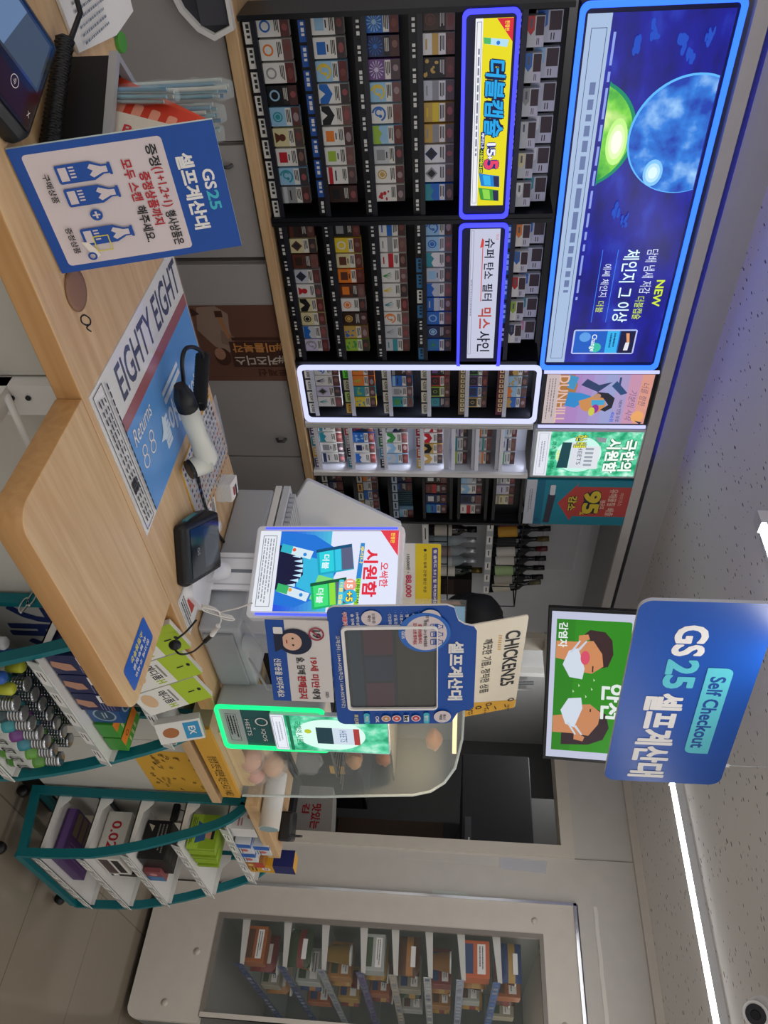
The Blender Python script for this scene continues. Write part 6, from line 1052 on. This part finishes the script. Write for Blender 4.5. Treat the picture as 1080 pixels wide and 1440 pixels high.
for x, y in ((.5, .5), (.48, .36), (.55, .44), (.44, .52), (.52, .3)): p.pts([(x, y), (x+.012, y+.02), (x+.02, y+.005)], ls('#b8dca8'))
p.build('screen', t)
b = MB(); q = fr.at(W_*.5, H_*.55, -.035); b.tube([q, q-fr.n*.06], .03, DARK, 10); b.tube([q-fr.n*.06, V(((q-fr.n*.06).x, (q-fr.n*.06).y, 2.469))], .018, DARK, 10); b.build('ceiling_mount', t)
t = thing('hanging_sign', 'large blue hanging self checkout sign with white lettering under the ceiling', 'sign', (2.0, 1.15, 1.98)); W_, H_ = .753, .352; fr = Fyp((2.0, 1.151, 2.158), -11.7, 0, W_, H_); SB = mat('#1551ad', .3, spec=.5); b = MB(); b.prism(fr, rr(0, 0, W_, H_, .035, 8), -.012, 0, SB, mat('#dfe2e6', .4), False); b.build('board', t)
p = Pr(fr, W_, H_); SWH = mat('#ece9e6', .4); p.text('GS', .11, .31, .26, .55, SWH, .06); p.text('25', .28, .30, .43, .54, mat('#5cc4d2', .4), .06); p.text('셀프계산대', .46, .20, .965, .50, SWH, .065); p.rect(.315, .615, .80, .815, mat('#5cc4d2', .4), .022, (1, 0, 1, 0) if 0 else (0, 1, 0, 1)); p.text('Self Checkout', .36, .655, .765, .775, mat('#15479a', .4), .04); p.build('print', t)
for u in (.12, .88): b = MB(); q = fr.at(W_*u, H_, -.006); b.tube([q, V((q.x, q.y, 2.468))], .0012, mat('#c9c9c9', .3), 5); b.tube([q-V((0, 0, .004)), q+V((0, 0, .012))], .006, WHITE, 8); b.build('wire', t)
t = thing('security_camera', 'white security camera with a dark lens on the ceiling at the edge', 'camera', (2.62, .53, 2.36)); b = MB(); d_ = V((-.75, -.3, -.45)).normalized(); c = V((2.668, .527, 2.40)); b.tube([c-d_*.09, c-d_*.02, c+d_*.02], [.034, .036, .036], WHITE, 20); b.build('camera_body', t); b = MB(); b.tube([c+d_*.021, c+d_*.024], [.028, .028], mat('#2a2d33', .1, spec=.7), 20); b.tube([c+d_*.024, c+d_*.027], [.014, .012], BLACK, 16); b.build('lens', t); b = MB(); b.tube([c-d_*.06, V(((c-d_*.06).x, (c-d_*.06).y, 2.469))], .012, WHITE, 10); b.lathe([(.035, 2.46), (.035, 2.469), (.001, 2.469)], WHITE, ((c-d_*.06).x, (c-d_*.06).y, 0), 16); b.build('mount', t)
b = MB(); P = [(4.097, 1.209-.03*k, 2.218+random.uniform(-.002, .002)) for k in range(24)]
for k in range(23): a, c = P[k], P[k+1]; b.poly([(a[0], a[1], a[2]-.009), (a[0], a[1], a[2]+.009), (c[0], c[1], c[2]+.009), (c[0], c[1], c[2]-.009)], mat('#e8e4da', .6))
tag(b.build('tape_strip'), 'long pale torn strip of tape on the wall above the display fridge', 'tape', 'tape left on the wall')
b = MB(); b.poly([(4.096, 1.418, 1.24), (4.096, 1.418, 1.75), (4.096, 1.372, 1.75), (4.096, 1.378, 1.24)], glass('#f4f2ec', .22, .15)); tag(b.build('tape_strip'), 'clear strip of tape running up the wall beside the doorway', 'tape', 'tape left on the wall')
b = MB(); b.poly([(4.096, 1.415, 1.76), (4.096, 1.41, 2.0), (4.096, 1.35, 1.99), (4.096, 1.36, 1.76)], glass('#dfe4f8', .35, .12)); tag(b.build('tape_strip'), 'short wide piece of shiny tape high on the wall beside the doorway', 'tape', 'tape left on the wall')
b = MB(); b.poly([(4.096, 1.24, 1.42), (4.096, 1.235, 1.60), (4.096, 1.216, 1.60), (4.096, 1.216, 1.42)], mat('#cfd6cc', .5)); tag(b.build('tape_strip'), 'small pale greenish piece of tape beside the chrome fridge edge', 'tape', 'tape left on the wall')
# ================================================================ BACK ROOM
D2 = mat('#2e2e30', .5)
t = thing('kitchen_hood', 'dark metal hood hanging in the back room doorway', 'hood', (5.4, 2.0, 1.58)); b = MB(); b.box((4.95, 1.55, 1.58), (5.9, 2.38, 2.03), D2); b.build('hood_body', t, bevel=.006); b = MB(); b.box((4.944, 1.75, 1.60), (4.95, 1.95, 1.64), mat('#54565a', .4)); b.box((4.943, 1.80, 1.62), (4.95, 1.82, 1.63), WHITE); b.build('control_label', t); b = MB(); b.box((5.2, 1.7, 2.03), (5.7, 2.2, 2.5), mat('#6a6a6a', .5)); b.build('duct', t)
tag(MB().box((5.2, 1.35, 0), (5.85, 2.0, 1.46), mat('#4a382c', .6)).box((5.196, 1.36, .74), (5.2, 1.99, .75), BLACK).box((5.19, 1.5, 1.0), (5.2, 1.52, 1.2), GREY).build('storage_cabinet', bevel=.004), 'dark brown cabinet in the back room below the hood', 'cabinet')
t = thing('bottle_pack', 'shrink wrapped pack of blue bottles on the dark brown cabinet', 'bottles', (5.4, 1.7, 1.462)); b = MB()
for i in range(2):
    for j in range(5): b.lathe([(.035, 0), (.036, .09), (.014, .115), (.014, .118)], mat('#1f2f6a', .2), (5.25+.075*i, 1.56+.075*j, 1.462), 10)
b.build('bottles', t)
tag(MB().box((4.75, 2.1, 0), (5.3, 2.9, .92), mat('#3a3d44', .4)).box((4.74, 2.1, .90), (5.3, 2.9, .93), mat('#5a5d62', .3, .6)).build('kitchen_counter', bevel=.003), 'low dark steel counter in the back room', 'counter')
t = thing('food_box', 'white box with red lettering on a stand just inside the back room', 'box', (4.62, 1.7, .55)); b = MB(); b.prism(Fr((4.6, 0, 0), (0, -1, 0), (0, 0, 1)), [(-1.95, .57), (-1.62, .57), (-1.60, .75), (-1.68, .80), (-1.95, .78)], -.2, 0, mat('#b9b4ac', .5)); b.build('carton', t); p = Pr(Fr((4.599, 1.86, .60), (0, -1, 0), (0, 0, 1)), .2, .13); p.text('맛있는', .1, .5, .85, .95, RED, .05); p.text('김', .1, .05, .4, .4, RED, .05); p.build('print', t)
tag(MB().box((4.5, 1.58, 0), (4.85, 2.0, .568), mat('#2a2c30', .5)).box((4.495, 1.6, .3), (4.5, 1.98, .31), GREY).build('low_stand'), 'dark low stand carrying the white box with red lettering', 'stand')
t = thing('gas_hose', 'silver corrugated hose and white valve on the back room wall', 'hose', (5.0, 2.95, 1.7)); b = MB(); Q = smooth([(4.98, 3.02, 1.62), (5.04, 2.99, 1.72), (5.0, 2.98, 1.82), (5.03, 2.99, 1.95), (5.02, 2.99, 2.1)], 14); b.tube(Q, [.012+.003*(k % 2) for k in range(len(Q))], mat('#9a9da0', .3, .7), 8); b.build('corrugated_hose', t); b = MB(); b.box((5.12, 2.99, 1.60), (5.16, 3.05, 1.70), WHITE); b.tube([(5.14, 3.0, 1.70), (5.14, 3.0, 2.1)], .008, WHITE, 8); b.build('valve', t)
ll = bpy.data.lights.new('kitchen_lamp', 'AREA'); ll.shape = 'RECTANGLE'; ll.size = .5; ll.size_y = .1; ll.energy = 6.0; lo = bpy.data.objects.new('kitchen_lamp', ll); COL.objects.link(lo); lo.location = (4.7, 2.55, 2.46)
for o in list(bpy.data.objects):
    if '_w' in o: del o['_w']
bpy.data.objects.remove(_to); bpy.data.curves.remove(_tc)
